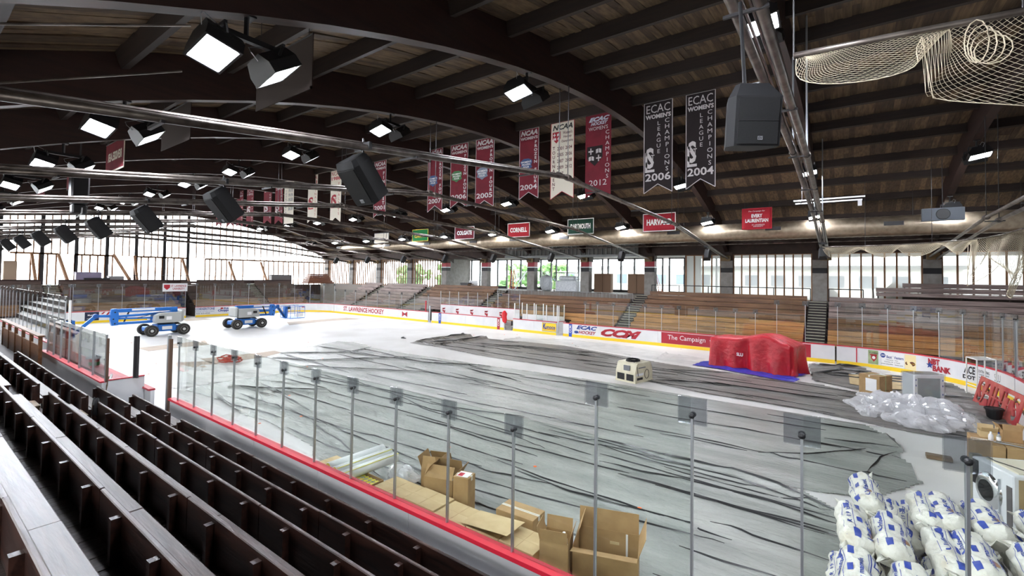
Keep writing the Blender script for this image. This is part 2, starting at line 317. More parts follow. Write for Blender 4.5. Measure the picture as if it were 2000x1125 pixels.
# ---- near wall behind the stands, right end wall
struct(MB().box(-61, 13, NW-.3, NW, 0, 3.6).build('wall_front', CONC)); struct(MB().box(2.4, 13, NW-.3, NW, 3.6, 5.7).build('wall_front_right', BROWN)); struct(MB().box(-61, 13, NW-.3, NW, 5.7, 8).build('wall_front_upper', BROWN))
t = T('window_band', 'long band of plastic sheeted windows behind the near stands', 'window', (-24, NW, 3.6))
for i in range(53): xx = -60.6+i*1.2; MB().box(xx-.04, xx+.04, NW-.2, NW-.1, 3.6, 5.7).build('stud', STUD, t, True)
MB().box(-60.6, 2.4, NW-.2, NW-.18, 3.6, 5.7).build('plastic_sheet', SHEET2, t, True)
struct(MB().box(13, 13.3, -3.4, 44, 0, 13).build('wall_right', BROWN))
# ================= rink boards =================
def arc(cx, cy, r, a0, a1, n=14): return [Vector((cx+r*math.cos(R(a0+(a1-a0)*i/n)), cy+r*math.sin(R(a0+(a1-a0)*i/n)), 0)) for i in range(n+1)]
RL, RR = 4.4, 5.6
PER = [Vector((X0, Y0+RL, 0))]+arc(X0+RL, Y1-RL, RL, 180, 90)+arc(X1-RR, Y1-RR, RR, 90, 0)+arc(X1-RR, Y0+RR, RR, 0, -90)+arc(X0+RL, Y0+RL, RL, -90, -180)
CUM = [0.]
for a, b in zip(PER, PER[1:]): CUM.append(CUM[-1]+(b-a).length)
def per(s):
    s = max(0, min(s, CUM[-1]-1e-4)); i = 0
    while CUM[i+1] <= s: i += 1
    d = (PER[i+1]-PER[i]).normalized(); return PER[i]+d*(s-CUM[i]), Vector((d.y, -d.x, 0))       # point, inward normal
def s_px(px, z=.6, lo=0., hi=95.):
    best = min((abs(proj(per(lo+(hi-lo)*i/4000)[0]+Vector((0, 0, z)))[0]-px), lo+(hi-lo)*i/4000) for i in range(4001)); return best[1]
def stops(s0, s1, step): n = max(1, round((s1-s0)/step)); return [s0+(s1-s0)*i/n for i in range(n+1)]
def sweep(mb, ss, prof):                              # prof: (inward offset, z)
    n = len(prof); o = len(mb.v)
    for s in ss:
        p, q = per(s); mb.v += [(p.x+q.x*a, p.y+q.y*a, z) for a, z in prof]
    for i in range(len(ss)-1):
        for k in range(n): j = (k+1) % n; mb.f.append((o+i*n+k, o+i*n+j, o+(i+1)*n+j, o+(i+1)*n+k))
    mb.f += [tuple(o+k for k in range(n-1, -1, -1)), tuple(o+(len(ss)-1)*n+k for k in range(n))]
    return mb
def dense(a, b): return stops(a, b, .4)
CLIPM = film('clip_plate', (.86, .87, .88), 1.45, rough=.1, haze=.03, hazecol=(.6, .63, .68), fac=2.2)
def boards(label, s0, s1, gtop=None, pane=1.22, gstops=None, kick=True, panel=2.44, cap=RED, posts=True, bigclip=False):
    s0 += .035; s1 -= .035; p0, _ = per(s0); t = T('dasher_board', label, 'rink boards', p0)
    st = stops(s0, s1, panel)
    for a, b in zip(st, st[1:]): sweep(MB(), dense(a+.004, b-.004), [(0, 0), (0, BH-.05), (-.1, BH-.05), (-.1, 0)]).build('panel', WHITE, t, True)
    if kick: sweep(MB(), dense(s0, s1), [(.014, 0), (.014, .2), (.001, .2), (.001, 0)]).build('kick_plate', YEL, t, True)
    sweep(MB(), dense(s0, s1), [(.02, BH-.05), (.012, BH), (-.15, BH), (-.16, BH-.05)]).build('cap_rail', cap, t, True)
    sweep(MB(), dense(s0, s1), [(-.105, 0), (-.105, .15), (-.15, .15), (-.15, 0)]).build('base_rail', WHITE, t, True)
    if gtop:
        gs = [g for g in gstops if s0 < g < s1] if gstops else stops(s0+.05, s1-.05, pane); tops = gtop if callable(gtop) else (lambda s: gtop)
        for a, b in zip(gs, gs[1:]):
            h = tops((a+b)/2)
            if h: sweep(MB(), dense(a+.012, b-.012) if (b-a) > .9 else [a+.012, b-.012], [(-.045, BH), (-.045, h), (-.057, h), (-.057, BH)]).build('glass_pane', GLASS, t, True)
        if posts:
            for s in gs:
                h = max(tops(s-.1) or 0, tops(s+.1) or 0)
                if not h: continue
                p, q = per(s); M = frame((p.x-q.x*.05, p.y-q.y*.05, 0), Vector((q.y, -q.x, 0)), (0, 0, 1))   # x along, y up, z = outward/inward
                po = MB().box(-.011, .011, BH-.02, h-.16, -.02, .02, M).build('post', ALU, t, True)
                MB().box(-.14, .14, h-.26, h+.006, -.018, -.012, M).box(-.14, .14, h-.26, h+.006, .012, .018, M).build('clip', CLIPM, po, True)
                MB().lathe([(.001, .012), (.026, .016), (.03, .035), (.02, .05), (.001, .055)], 10, M @ Matrix.Translation((0, h-.17, 0))).lathe([(.001, .012), (.026, .016), (.03, .035), (.02, .05), (.001, .055)], 10, M @ Matrix.Translation((0, h-.17, 0)) @ Matrix.Rotation(math.pi, 4, 'X')).build('knob', BLACK, po, True)
    return t
sF = lambda x: CUM[15]+(x-(X0+RL))                     # far side: s from x
E_end = Y1-RL-(Y0+RL)
sE = lambda y: y-(Y0+RL)                               # end: s from y
s_t0, s_t1 = sE(onX(364, 600, X0).y), sE(onX(381.5, 600, X0).y)
B = {}
B['end_a'] = boards('end boards with tall glass left of the dark tunnel gate', -.0, s_t0, GH, 1.75)
B['end_b'] = boards('end boards and corner with tall glass right of the dark tunnel gate', s_t1, CUM[15], GH, 1.7)
fx = lambda px, z=.55: onY(px, proj((0, 0, 0))[1] if False else 640, Y1).x
B['far_a'] = boards('far side boards lettered for the home hockey team', CUM[15], sF(fx(836)), lambda s: GL, 1.9)
B['bench_front'] = boards('low boards before the far players bench with blue and red line marks', sF(fx(842)), sF(fx(985)), None)
B['pen_front'] = boards('short boards before the glass penalty box with yellow sponsor sign', sF(fx(1001)), sF(fx(1087)), None)
s_hi = sF(fx(1517))
B['far_b'] = boards('far side boards with hockey league and campaign sponsor panels', sF(fx(1099)), CUM[16]-.0, None if False else (lambda s: GL if s < s_hi else GH), 1.22, gstops=[sF(fx(p)) for p in (1142, 1166, 1197, 1228, 1259, 1291.5, 1325.5, 1360, 1397.5, 1436, 1475)]+stops(s_hi, CUM[16], 1.3))
B['corner_r'] = boards('curved corner boards with bank and contractor sponsor signs', CUM[16], CUM[30], GH, 1.1)
B['right_end'] = boards('end boards behind the red sign and stored appliances', CUM[30]+.02, CUM[31]-.02, GH, 1.6)
B['corner_nr'] = boards('curved near corner boards with tall glass beside the insulation bags', CUM[31], CUM[45], GH, 1.05)
sN = lambda x: CUM[45]+((X1-RR)-x)                     # near side: s from x
near_posts = [onY(px, 850, Y0).x for px in (349, 381, 416.3, 458, 504, 556, 619.4, 692, 777.8, 881, 1007.8, 1168)]
near_posts += [onY(1355, 790, Y0).x]
gs = sorted([sN(x) for x in near_posts]+[CUM[45]+.02]); s_lo = sN(onY(1171, 800, Y0).x)
B['near_a'] = boards('near side boards with clear glass in front of the wooden stands', CUM[45], sN(-15.3), lambda s: GH if s < s_lo-.05 else (GL if s < sN(-14.95) else None), gstops=gs)
B['near_bench'] = boards('open near boards with wide red cap before the players bench', sN(-16.8), sN(-28.0), None, cap=REDP)
B['near_b'] = boards('near boards with tall glass running on past the players bench', sN(-28.3), CUM[46], GH, 1.3)
B['corner_nl'] = boards('curved corner boards with tall glass beyond the near players bench', CUM[46], CUM[-1], GH, 1.3)
# ================= stands =================
ORD = ['first', 'second', 'third', 'fourth', 'fifth', 'sixth', 'seventh', 'eighth', 'ninth', 'tenth']
FY = [31.75+.58*i for i in range(11)]; FZ = [.65+.31*i for i in range(11)]
TERR = mat('terrace_boards', (58, 46, 40), .8, rgb2=(44, 35, 31), scale=2)
def terrace(name, x0, x1, i0, i1):
    poly = [(FY[i0], 0)]
    for i in range(i0, i1): poly += [(FY[i], FZ[i]), (FY[i+1], FZ[i])]
    poly += [(FY[i1], 0)]
    M = Matrix(((0, 1, 0, 0), (1, 0, 0, 0), (0, 0, 1, 0), (0, 0, 0, 1)))
    return struct(MB().prism(poly, x0, x1, M).build(name, TERR))
terrace('floor_terrace_left', -49.6, -34.7, 0, 8); terrace('floor_terrace_middle', -34.7, -17.6, 1, 8); terrace('floor_terrace_right', -17.6, 11.5, 0, 8)
def bench(x0, x1, i, m, label, m2=None):
    y, z = FY[i]+.06, FZ[i]+.40
    t = T('bleacher_bench', label, 'bench', (x0, y, FZ[i]))
    MB().bev(0, x1-x0, 0, .27, z-FZ[i]-.045, z-FZ[i], .008).build('seat', m2 or m, t)
    MB().bev(0, x1-x0, .28, .315, z-FZ[i]+.02, z-FZ[i]+.285, .006).build('backrest', m, t)
    MB().box(0, x1-x0, .02, .045, z-FZ[i]-.23, z-FZ[i]-.05).build('front_board', m, t)
    n = max(2, int((x1-x0)/1.8)+1)
    for k in range(n): xx = .1+(x1-x0-.2)*k/(n-1); MB().box(xx-.03, xx+.03, .05, .3, 0, z-FZ[i]-.045).box(xx-.03, xx+.03, .316, .345, 0, z-FZ[i]+.25).build('support', TERR, t)
secs = [(-45.0, -38.2, 0, 8, 'pale grey bleacher section under the bright stud wall', [WOODG]*8),
        (-49.4, -46.2, 0, 8, 'short grey bleacher section at the far corner stairs', [WOODG]*8),
        (-37.0, -28.0, 0, 8, 'bleacher section behind the far players bench', [WOODG]*4+[WOODF]*4),
        (-26.6, -13.8, 0, 6, 'bleacher section below the metal balcony rail', [WOODO]*2+[WOODF]*4),
        (-12.6, -2.0, 0, 8, 'bleacher section behind the league and campaign boards', [WOODO]*3+[WOODF]*5),
        (-.8, 11.3, 0, 8, 'bleacher section behind the curved corner glass', [WOODO]*2+[WOODF]*2+[WOODG]*4)]
for x0, x1, a, b, nm, ms in secs:
    for i in range(a, b):
        if x0 == -37.0 and i == 0: bench(x0, -34.8, i, ms[i], 'short first bench of the '+nm); continue
        if x0 == -26.6 and i == 0: bench(-17.5, x1, i, ms[i], 'short first bench of the '+nm); continue
        bench(x0, x1, i, ms[i], '%s bench up from the boards, %s' % (ORD[i], nm))
# upper rows on a raised timber block, right of the low guard rail
struct(MB().box(1.6, 11.5, FY[8]+.02, FY[9], CZ, CZ+.32).box(2.9, 11.5, FY[9]-.21, FY[9]+.2, CZ+.32, CZ+.62).build('floor_terrace_upper', TERR))
FZ[8] = CZ+.32; FZ[9] = CZ+.62; FY[9] = FY[8]+.37
bench(1.6, 11.3, 8, WOODG, 'raised upper bench standing behind the long dark grey bench'); bench(2.9, 11.3, 9, WOODG, 'topmost bench against the plastic sheeted wall')
o = tag(MB().prism([(0, 0), (.75, 0), (.75, .95), (.6, .95), (0, .5)], 0, .06).build('bench_end_panel', WOODN), 'dark shaped timber end panel of the raised upper benches', 'panel'); o.location = (1.5, FY[8]+.02, CZ); o.rotation_euler = (0, 0, R(90))
# aisle stairs with cream nosings
NOS = mat('cream_nosing', (222, 216, 190), .6); STEPM = mat('step_riser', (48, 42, 40), .7)
st_me = MB().box(0, .98, 0, .3, 0, .15).build('tmp', STEPM); sm = st_me.data; bpy.data.objects.remove(st_me)
nm_ = MB().box(.02, .96, -.012, .05, .151, .17).build('tmp', NOS); nsm = nm_.data; bpy.data.objects.remove(nm_)
def stairs(x, i0, i1, label, rz=0, base=None, n=None):
    t = T('aisle_stairs', label, 'stairs', base or (x, FY[i0], FZ[i0]), rz)
    for i in range(n or (i1-i0)):
        for h in (0, 1):
            M = Matrix.Translation((0, .58*i+.29*h, .31*i+.155*h))
            obj_of(sm, 'step', t, M); obj_of(nsm, 'nosing', t, M)
stairs(-46.1, 0, 8, 'aisle stairs with cream nosings at the far corner'); stairs(-38.1, 0, 8, 'aisle stairs with cream nosings beside the pale grey section'); stairs(-27.9, 1, 8, 'aisle stairs with cream nosings behind the players bench')
stairs(-13.7, 0, 8, 'aisle stairs with cream nosings between the balcony rail and the dark benches'); stairs(-1.9, 0, 8, 'aisle stairs with cream nosings seen behind the red covered machine')
# end stand
def terr_end(name, y0, y1):
    poly = [(-53.3, 0)]
    for i in range(8): poly += [(-53.3-.58*i, .65+.31*i), (-53.3-.58*(i+1), .65+.31*i)]
    poly += [(-53.3-.58*8, 3.15), (EX, 3.15), (EX, 0)]
    return struct(MB().prism(poly, y0, y1).build(name, TERR))
ty0, ty1 = onX(367, 600, X0).y-.1, onX(382, 600, X0).y+.3
terr_end('floor_end_terrace_left', 3.0, ty0); terr_end('floor_end_terrace_right', ty1, 31.0)
struct(MB().box(EX, -53.3, ty0, ty1, 2.5, 3.15).build('trim_tunnel', BROWN)); struct(MB().box(EX+.5, EX+.7, ty0, ty1, 0, 2.5).build('wall_tunnel', BLACK))
def bench_end(y0, y1, i, m, label):
    x, z = -53.36-.58*i, .65+.31*i; t = T('bleacher_bench', label, 'bench', (x, y0, z)); L = y1-y0
    MB().bev(-.27, 0, 0, L, .355, .4, .008).build('seat', m, t); MB().bev(-.315, -.28, 0, L, .42, .685, .006).build('backrest', m, t); MB().box(-.045, -.02, 0, L, .17, .35).build('front_board', m, t)
    for k in range(3): yy = .1+(L-.2)*k/2; MB().box(-.3, -.05, yy-.03, yy+.03, 0, .355).build('support', TERR, t)
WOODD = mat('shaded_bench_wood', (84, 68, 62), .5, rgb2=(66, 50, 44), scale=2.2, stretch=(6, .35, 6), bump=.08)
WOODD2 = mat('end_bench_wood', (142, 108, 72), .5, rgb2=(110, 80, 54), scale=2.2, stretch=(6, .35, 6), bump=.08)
ya, yb = onX(505, 590, -54).y, onX(541, 590, -53.4).y
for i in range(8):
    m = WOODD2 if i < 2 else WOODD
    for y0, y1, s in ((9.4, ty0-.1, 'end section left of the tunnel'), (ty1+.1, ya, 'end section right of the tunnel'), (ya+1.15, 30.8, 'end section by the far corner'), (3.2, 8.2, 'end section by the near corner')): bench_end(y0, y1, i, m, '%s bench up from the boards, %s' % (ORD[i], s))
stairs(0, 0, 8, 'aisle stairs with cream nosings climbing the end stand right of the tunnel', R(90), (-53.3, ya+.1, .65), 8)
stairs(0, 0, 8, 'aisle stairs with cream nosings climbing the end stand left of the tunnel', R(90), (-53.3, 8.3, .65), 8)
# back rails of the end stand (long dark band)
for a, b, nm in ((-20, 80, 'dark timber parapet at the head of the end stand by the near corner'), (114, 366, 'long dark timber parapet at the head of the end stand'), (384, 690, 'dark timber parapet of the end stand right of the tunnel')):
    A = onX(a, 550, -58.0).y; Bq = min(onX(b, 550, -58.0).y, 31)
    t = T('parapet', nm, 'parapet', (-58.0, A, 3.15)); MB().box(-.03, .03, 0, Bq-A, .05, .5).build('board', WOODN, t)
    for k in range(5): MB().box(-.09, -.03, (Bq-A)*k/4*.98, (Bq-A)*k/4*.98+.08, 0, .48).build('post', WOODN, t)
# ---- near stand
NY = [4.1-.697*i for i in range(8)]; NZ = [1.19+.316*i for i in range(8)]
poly = [(4.74, 0), (4.74, NZ[0]-.78)]
for i in range(7): poly += [(NY[i], NZ[i]-.78), (NY[i], NZ[i+1]-.78)]
poly += [(NW, NZ[7]-.78), (NW, 0)]
NTER = mat('near_tread_boards', (56, 44, 40), .55, rgb2=(36, 28, 26), scale=4, stretch=(8, .6, 1), bump=.25)
NT = struct(MB().prism(poly, -61, 12.9, Matrix(((0, 1, 0, 0), (1, 0, 0, 0), (0, 0, 1, 0), (0, 0, 0, 1)))).build('floor_near_terrace', NTER))
pl = MB().box(0, .13, .0, .66, .0, .012).build('tmp', NTER); plm = pl.data; bpy.data.objects.remove(pl)       # short tread boards laid across the row gangways
for i in (2, 3, 4):
    for k in range(62):
        xx = -13.2+k*.138
        if i == 2 and k > 62: break
        obj_of(plm, 'tread_board', NT, Matrix.Translation((xx, NY[i]+.02, NZ[i]-.78+random.uniform(0, .006))))
for i in (5,):
    for k in range(80): obj_of(plm, 'tread_board', NT, Matrix.Translation((-13.0+k*.138, NY[i]+.02, NZ[i]-.78+random.uniform(0, .006))))
def pew(x0, x1, i, label, seg=3.66):
    t = T('stand_pew', label, 'bench', (x0, NY[i], NZ[i]-.78)); L = x1-x0; hz = .78
    n = max(1, round(L/seg))
    for k in range(n):
        a, b = L*k/n+.004, L*(k+1)/n-.004; d = random.uniform(-.006, .006)
        MB().bev(a, b, -.022, .02, hz-.46, hz+d, .008).build('backrest', WOODN, t)
        MB().bev(a, b, .03, .055+.03, hz-.365+d, hz-.32+d, .006).build('seat_rail', WOODN, t)
        MB().bev(a+(.2 if k % 2 else 0), b+(.2 if (k+1) % 2 and k < n-1 else 0), .095, .33, hz-.365+d*.7, hz-.32+d*.7, .008).build('seat', WOODN, t)
    m = max(2, int(L/.95))
    for k in range(m+1):
        xx = .05+(L-.1)*k/m
        MB().prism([(xx-.035, 0), (xx+.035, 0), (xx+.035, hz-.05), (xx-.035, hz-.05)], -.095, -.022).box(xx-.035, xx+.035, -.02, .3, hz-.44, hz-.365).box(xx-.035, xx+.035, .2, .27, 0, hz-.365).build('bracket', WOODN, t)
for i in range(6): pew(-12.3-.18*i*(i < 5), 8.5, i, '%s dark wooden pew row up from the near boards, right of the stand aisle' % ORD[i])
pew(-15.75, -13.0, 0, 'short front pew beside the near players bench end wall'); pew(-16.0, -13.25, 1, 'short second pew behind the players bench end wall')
pew(-22.4, -13.45, 2, 'third pew row left of the stand aisle running behind the players bench'); pew(-34, -13.9, 3, 'long fourth pew row left of the stand aisle'); pew(-30, -14.2, 4, 'long fifth pew row left of the stand aisle')
STL = mat('pale_step_wood', (128, 108, 84), .6, rgb2=(98, 80, 62), scale=4, stretch=(.6, 6, 6))
for i in (1, 2, 3, 4):
    t = T('aisle_step', 'worn pale wooden step in the near stand aisle', 'step', (-12.99-.18*i, NY[i]+.36, NZ[i]-.78), 0, 'near aisle steps')
    MB().bev(0, .62, 0, .26, .12, .16, .01).build('tread', STL, t); MB().box(.02, .06, .02, .24, 0, .12).box(.56, .60, .02, .24, 0, .12).build('riser', STL, t)
# timber rail fence past the third pew
A = onY(0, 628, 3.35); Bq = onY(80, 655, 3.35)
t = T('timber_railing', 'varnished timber railing with plank panel beyond the third pew', 'railing', (Bq.x, 3.35, NZ[1]-.78)); zt = Bq.z-t.location.z
RAILW = mat('railing_wood', (112, 72, 40), .45, rgb2=(86, 52, 28), scale=3, stretch=(.5, 5, 5))
MB().bev(-9, .1, -.09, .09, zt-.06, zt, .01).build('top_rail', RAILW, t)
for k in range(6): MB().box(-k*1.7-.12, -k*1.7, -.05, .05, 0, zt-.06).build('post', RAILW, t)
for k in range(36): MB().box(-.35-k*.24, -.12-k*.24, -.02, .02, .02, zt*.72).build('plank', RAILW, t)
MB().bev(-9, -.05, -.03, .03, zt*.72, zt*.72+.05, .008).build('mid_rail', RAILW, t)
# ================= boards: sponsor panels and lettering =================
def S_(px): return px if isinstance(px, float) and False else s_px(px)
_sc = {}
def sp(px):
    if px not in _sc: _sc[px] = s_px(px)
    return _sc[px]
def plate(key, px0, px1, z0, z1, m, name='sponsor_panel', off=.006):
    return sweep(MB(), dense(sp(px0), sp(px1)), [(off, z0), (off, z1), (.001, z1), (.001, z0)]).build(name, m, B[key] if isinstance(key, str) else key, True)
def bend(mb, vs, fs, s0, s1, z0, z1, off):
    o = len(mb.v)
    for u, v in vs:
        p, q = per(s0+(s1-s0)*u); mb.v.append((p.x+q.x*off, p.y+q.y*off, z0+(z1-z0)*v))
    mb.f += [tuple(i+o for i in f) for f in fs]; return mb
def blet(key, s, px0, px1, z0, z1, m, bold=.02, shear=0., off=.012, rot=False, space=1., name='lettering'):
    vs, fs = text_mesh(s, bold, space, 1., shear); xs = [v[0] for v in vs]; ys = [v[1] for v in vs]
    n = [((v[0]-min(xs))/(max(xs)-min(xs)), (v[1]-min(ys))/(max(ys)-min(ys))) for v in vs]
    if rot: n = [(1-b, a) for a, b in n]
    return bend(MB(), n, fs, sp(px0), sp(px1), z0, z1, off).build(name, m, B[key] if isinstance(key, str) else key, True)
def bpoly(key, polys, px0, px1, z0, z1, m, off=.012, name='emblem'):
    mb = MB()
    for pl in polys: bend(mb, pl, [tuple(range(len(pl)))], sp(px0), sp(px1), z0, z1, off)
    return mb.build(name, m, B[key] if isinstance(key, str) else key, True)
def ell(n=20): return [(.5+.5*math.cos(2*math.pi*i/n), .5+.5*math.sin(2*math.pi*i/n)) for i in range(n)]
def star(): return [(.5+(.5 if i % 2 == 0 else .2)*math.sin(math.pi*i/5), .5+(.5 if i % 2 == 0 else .2)*math.cos(math.pi*i/5)) for i in range(10)]
SH = [(0, 1), (1, 1), (1, .45), (.5, 0), (0, .45)]
blet('far_a', 'St. Lawrence Hockey'.upper(), 671, 750, .36, .86, LETR, .03)
bpoly('far_a', [[(0, 0), (.5, .42), (.5, .6), (0, 1)], [(1, 0), (1, 1), (.5, .6), (.5, .42)]], 785.5, 795.5, .3, .86, LETR); bpoly('far_a', [[(.4, .3), (.6, .3), (.6, .7), (.4, .7)]], 785.5, 795.5, .42, .75, LETK, .014)
for key, a, b, m in (('bench_front', 857, 861.5, BLUE), ('bench_front', 971.5, 976.5, REDP), ('far_b', 1111, 1117, BLUE)):
    p = plate(key, a, b, .01, BH-.06, m, 'line_marker', .02); blet(p, 'CCM', a+.8, b-.8, .3, .85, LETW, .02, 0, .024, True)
p = plate('pen_front', 1059, 1086, .26, .9, YEL); blet(p, 'Kunoco', 1061, 1084.5, .44, .74, LETB, .03); blet(p, 'K', 1061, 1067, .4, .86, LETB, .03, off=.014); plate(p, 1063, 1084.5, .39, .42, LETR, 'underline', .012); plate(p, 1058.6, 1086.4, .9, .92, LETB, 'border', .009); plate(p, 1058.6, 1086.4, .24, .26, LETB, 'border', .009)
blet('far_b', 'ECAC', 1126, 1166.5, .62, .92, LETB, .05, .35); blet('far_b', 'HOCKEY', 1130, 1164, .3, .54, LETR, .03, .35); bpoly('far_b', [ell()], 1121.5, 1130, .3, .5, LETB)
blet('far_b', 'CCM', 1174, 1253, .28, .85, LETR, .07, .4)
p = plate('far_b', 1292, 1584, .21, .94, REDP); blet(p, 'The Campaign', 1304, 1378, .4, .8, LETW, .0); blet(p, 'for', 1386, 1402, .42, .8, LETW, 0); blet(p, 'EVERY LAURENTIAN', 1412, 1569, .38, .8, LETW, .04)
plate('corner_r', 1672, 1674.6, .05, .97, RED, 'seam_strip', .01)
p = plate('corner_r', 1695.5, 1717, .22, .93, mat('golf_green', (120, 150, 84), .6, rgb2=(176, 186, 150), scale=1.5)); bpoly(p, [SH], 1701, 1712, .34, .74, LETR); bpoly(p, [ell()], 1703.5, 1709.5, .48, .64, LETW, .015); blet(p, 'ST LAWRENCE', 1698, 1715, .76, .84, LETK, .02); plate(p, 1699.5, 1713.5, .68, .73, LETR, 'ribbon', .016)
p = plate('corner_r', 1719, 1766, .22, .93, PAPER); bpoly(p, [ell()], 1720, 1730, .62, .86, LETB); blet(p, 'BW', 1721.5, 1728.5, .7, .79, LETW, .02, off=.015); blet(p, 'Best Western', 1732, 1765, .62, .76, LETB, .02); blet(p, 'University Inn', 1731, 1754, .5, .57, LETK, .01); blet(p, 'Canton, New York', 1727, 1758, .4, .47, LETK, .01); blet(p, 'www.stayatlawrence.com', 1721, 1764, .28, .36, LETK, .01)
p = plate('corner_r', 1767, 1789.5, .22, .93, mat('cream_sign', (240, 222, 168), .6)); bpoly(p, [ell()], 1768, 1788.5, .38, .62, mat('brown_oval', (96, 34, 24), .6)); blet(p, 'Country Inn', 1770, 1786.5, .46, .54, GOLD, .01, off=.015)
blet('corner_r', 'NBT', 1813, 1836, .64, .92, LETR, .06); blet('corner_r', 'BANK', 1822, 1858, .34, .62, LETR, .06); bpoly('corner_r', [star()], 1809, 1824, .42, .78, LETB, .015)
blet('corner_r', 'ACE', 1882.5, 1905, .56, .9, LETK, .03, .1); blet('corner_r', 'DOT', 1881, 1905, .32, .5, LETK, .05)
blet('corner_r', 'CONTRACTING', 1909, 1933, .72, .84, LETK, .01)
for i, s in enumerate(('Commercial Residential', 'General Construction', 'Your Friendly Builder', '315 386 2200')): blet('corner_r', s, 1912, 1932, .62-.12*i, .69-.12*i, LETK, .01)
blet('corner_r', 'SLU', 1943, 1955, .55, .85, LETG, .0); blet('corner_r', 'SPORTS', 1947, 1957, .3, .42, LETK, .01)
p = plate('end_a', 165, 193, .22, .95, mat('navy_panel', (24, 32, 62), .6)); blet(p, 'Mutual', 171, 186, .62, .76, LETW, .02); blet(p, 'and Services', 170, 184, .36, .44, LETW, .01)
bpoly('end_a', [[(0, .55), (.18, .98), (.3, .98), (.14, .55)], [(.3, .2), (.5, .95), (.62, .95), (.46, .2)], [(.55, .2), (.78, .95), (.98, .95), (.98, .2), (.86, .2), (.86, .6)]], 197, 226, .5, .93, LETR)
blet('end_a', 'ALLEN ASSOC', 334, 362, .7, .88, LETK, .0); blet('end_a', 'MANAGEMENT', 342, 361, .55, .66, LETK, .0, .2)
blet('end_b', 'CORNERSTONE', 382, 419.5, .68, .92, LETB, .02); blet('end_b', 'SERVICES HEATING COOLING', 382, 419, .5, .57, LETB, .0); blet('end_b', '315 353-4225', 383, 410, .28, .42, LETG, .02)
blet('end_b', 'Price', 437, 451, .66, .86, LETB, .05); blet('end_b', 'Chopper', 425.5, 451, .4, .68, LETB, .05); bpoly('end_b', [ell()], 430.5, 436, .68, .88, LETR)
bpoly('end_b', [[(0, 0), (.5, .42), (.5, .6), (0, 1)], [(1, 0), (1, 1), (.5, .6), (.5, .42)]], 563, 567.5, .45, .75, LETR); blet('end_b', 'SLU 1856', 572, 583, .74, .84, LETK, .01); bpoly('end_b', [[(0, 0), (.5, .42), (.5, .6), (0, 1)], [(1, 0), (1, 1), (.5, .6), (.5, .42)]], 590, 594.5, .45, .75, LETR)
# university banner taped to the end glass
p0 = onX(318, 549, X0+.02); p1 = onX(366, 562, X0+.02)
t = tag(MB().box(-.01, .0, 0, p1.y-p0.y, 0, .78).build('glass_banner', WHITE), 'white university banner with red shield hung on the end glass', 'banner'); t.location = (X0+.03, p0.y, 2.62)
Wd = p1.y-p0.y
add_text(MB(), 'ST. LAWRENCE\nUNIVERSITY', Wd*.62, .48, frame((.006, Wd*.64, .39), (0, 1, 0), (0, 0, 1)), .02).build('lettering', LETR, t); MB().add([(.006, Wd*(.05+.24*u), .15+.5*v) for u, v in SH], [(0, 1, 2, 3, 4)]).build('shield', LETR, t)
# ---- far players bench
bx0, bx1 = fx(840), fx(996); YB = 32.25; zb = onY(900, 597, YB).z
struct(MB().box(bx0, bx1, Y1+.2, YB, 0, .3).build('floor_bench', CONC))
t = T('bench_back_wall', 'white back wall of the far players bench with red team marks', 'wall panel', (bx0, YB, .3)); Lb = bx1-bx0
MB().box(0, Lb, 0, .06, 0, zb-.3).build('panel', WHITE, t); MB().box(0, Lb, -.01, .08, zb-.3, zb-.26).build('cap', RED, t)
for px in (867, 893.5, 921.5, 950, 979):
    xx = onY(px, 603, YB).x-bx0; M = frame((xx, -.006, (zb-.3)*.6), (1, 0, 0), (0, 0, 1)); g = MB()
    for pl in ([(-.2, .22), (.22, .26), (.1, .1), (-.2, .08)], [(-.2, .05), (.05, .02), (.05, -.16), (-.16, -.12)], [(.02, -.02), (.2, .02), (.12, -.26), (-.02, -.24)]): g.add([(x, y, 0) for x, y in pl], [(0, 1, 2, 3)], M)
    o = g.build('team_mark', LETR, t); MB().add([(-.12, .2, 0), (.06, .22, 0), (.02, .13, 0), (-.1, .12, 0)], [(0, 1, 2, 3)], M @ Matrix.Translation((0, 0, .004))).build('accent', LETK, o)
for k in range(9):
    xx = Lb*k/8; po = MB().box(xx-.02, xx+.02, 0, .04, zb-.26, zb+1.0).build('post', ALU, t)
    if k < 8: MB().box(xx+.02, xx+Lb/8-.02, .015, .027, zb-.26, zb+1.0).build('glass_pane', GLASS, t)
t = T('players_seat', 'low plank seat inside the far players bench', 'bench', (bx0+.3, YB-.45, .3)); MB().bev(0, Lb-.6, 0, .28, .4, .45, .01).build('seat', WOODO, t)
for k in range(6): MB().box((Lb-.6)*k/5*.97, (Lb-.6)*k/5*.97+.06, .04, .24, 0, .4).build('leg', DSTEEL, t)
# red jersey bag hung on the bench wall end
xx = onY(985, 615, Y1+.1).x; mb = MB(); n = 12
prof = [(.05, 0), (.2, .1), (.26, .35), (.22, .6), (.28, .85), (.12, 1.05), (.02, 1.1)]
tag(mb.lathe(prof, n, Matrix.Translation((xx, Y1+.12, BH-.5)) @ Matrix.Scale(.62, 4, (0, 1, 0))).build('jersey_bag', mat('shiny_red', (206, 22, 34), .3), smooth=True), 'crumpled shiny red bag slung over the end of the players bench', 'bag')
for px, hh in ((830, 2.05), (838, 1.6)):
    p = per(sF(fx(px)))[0]; tag(MB().box(p.x-.05, p.x+.05, p.y+.02, p.y+.12, 0, hh).build('gate_post', RED if px == 830 else ALU), 'red padded gate post at the end of the lettered far boards' if px == 830 else 'bare metal gate post beside the far players bench', 'post')
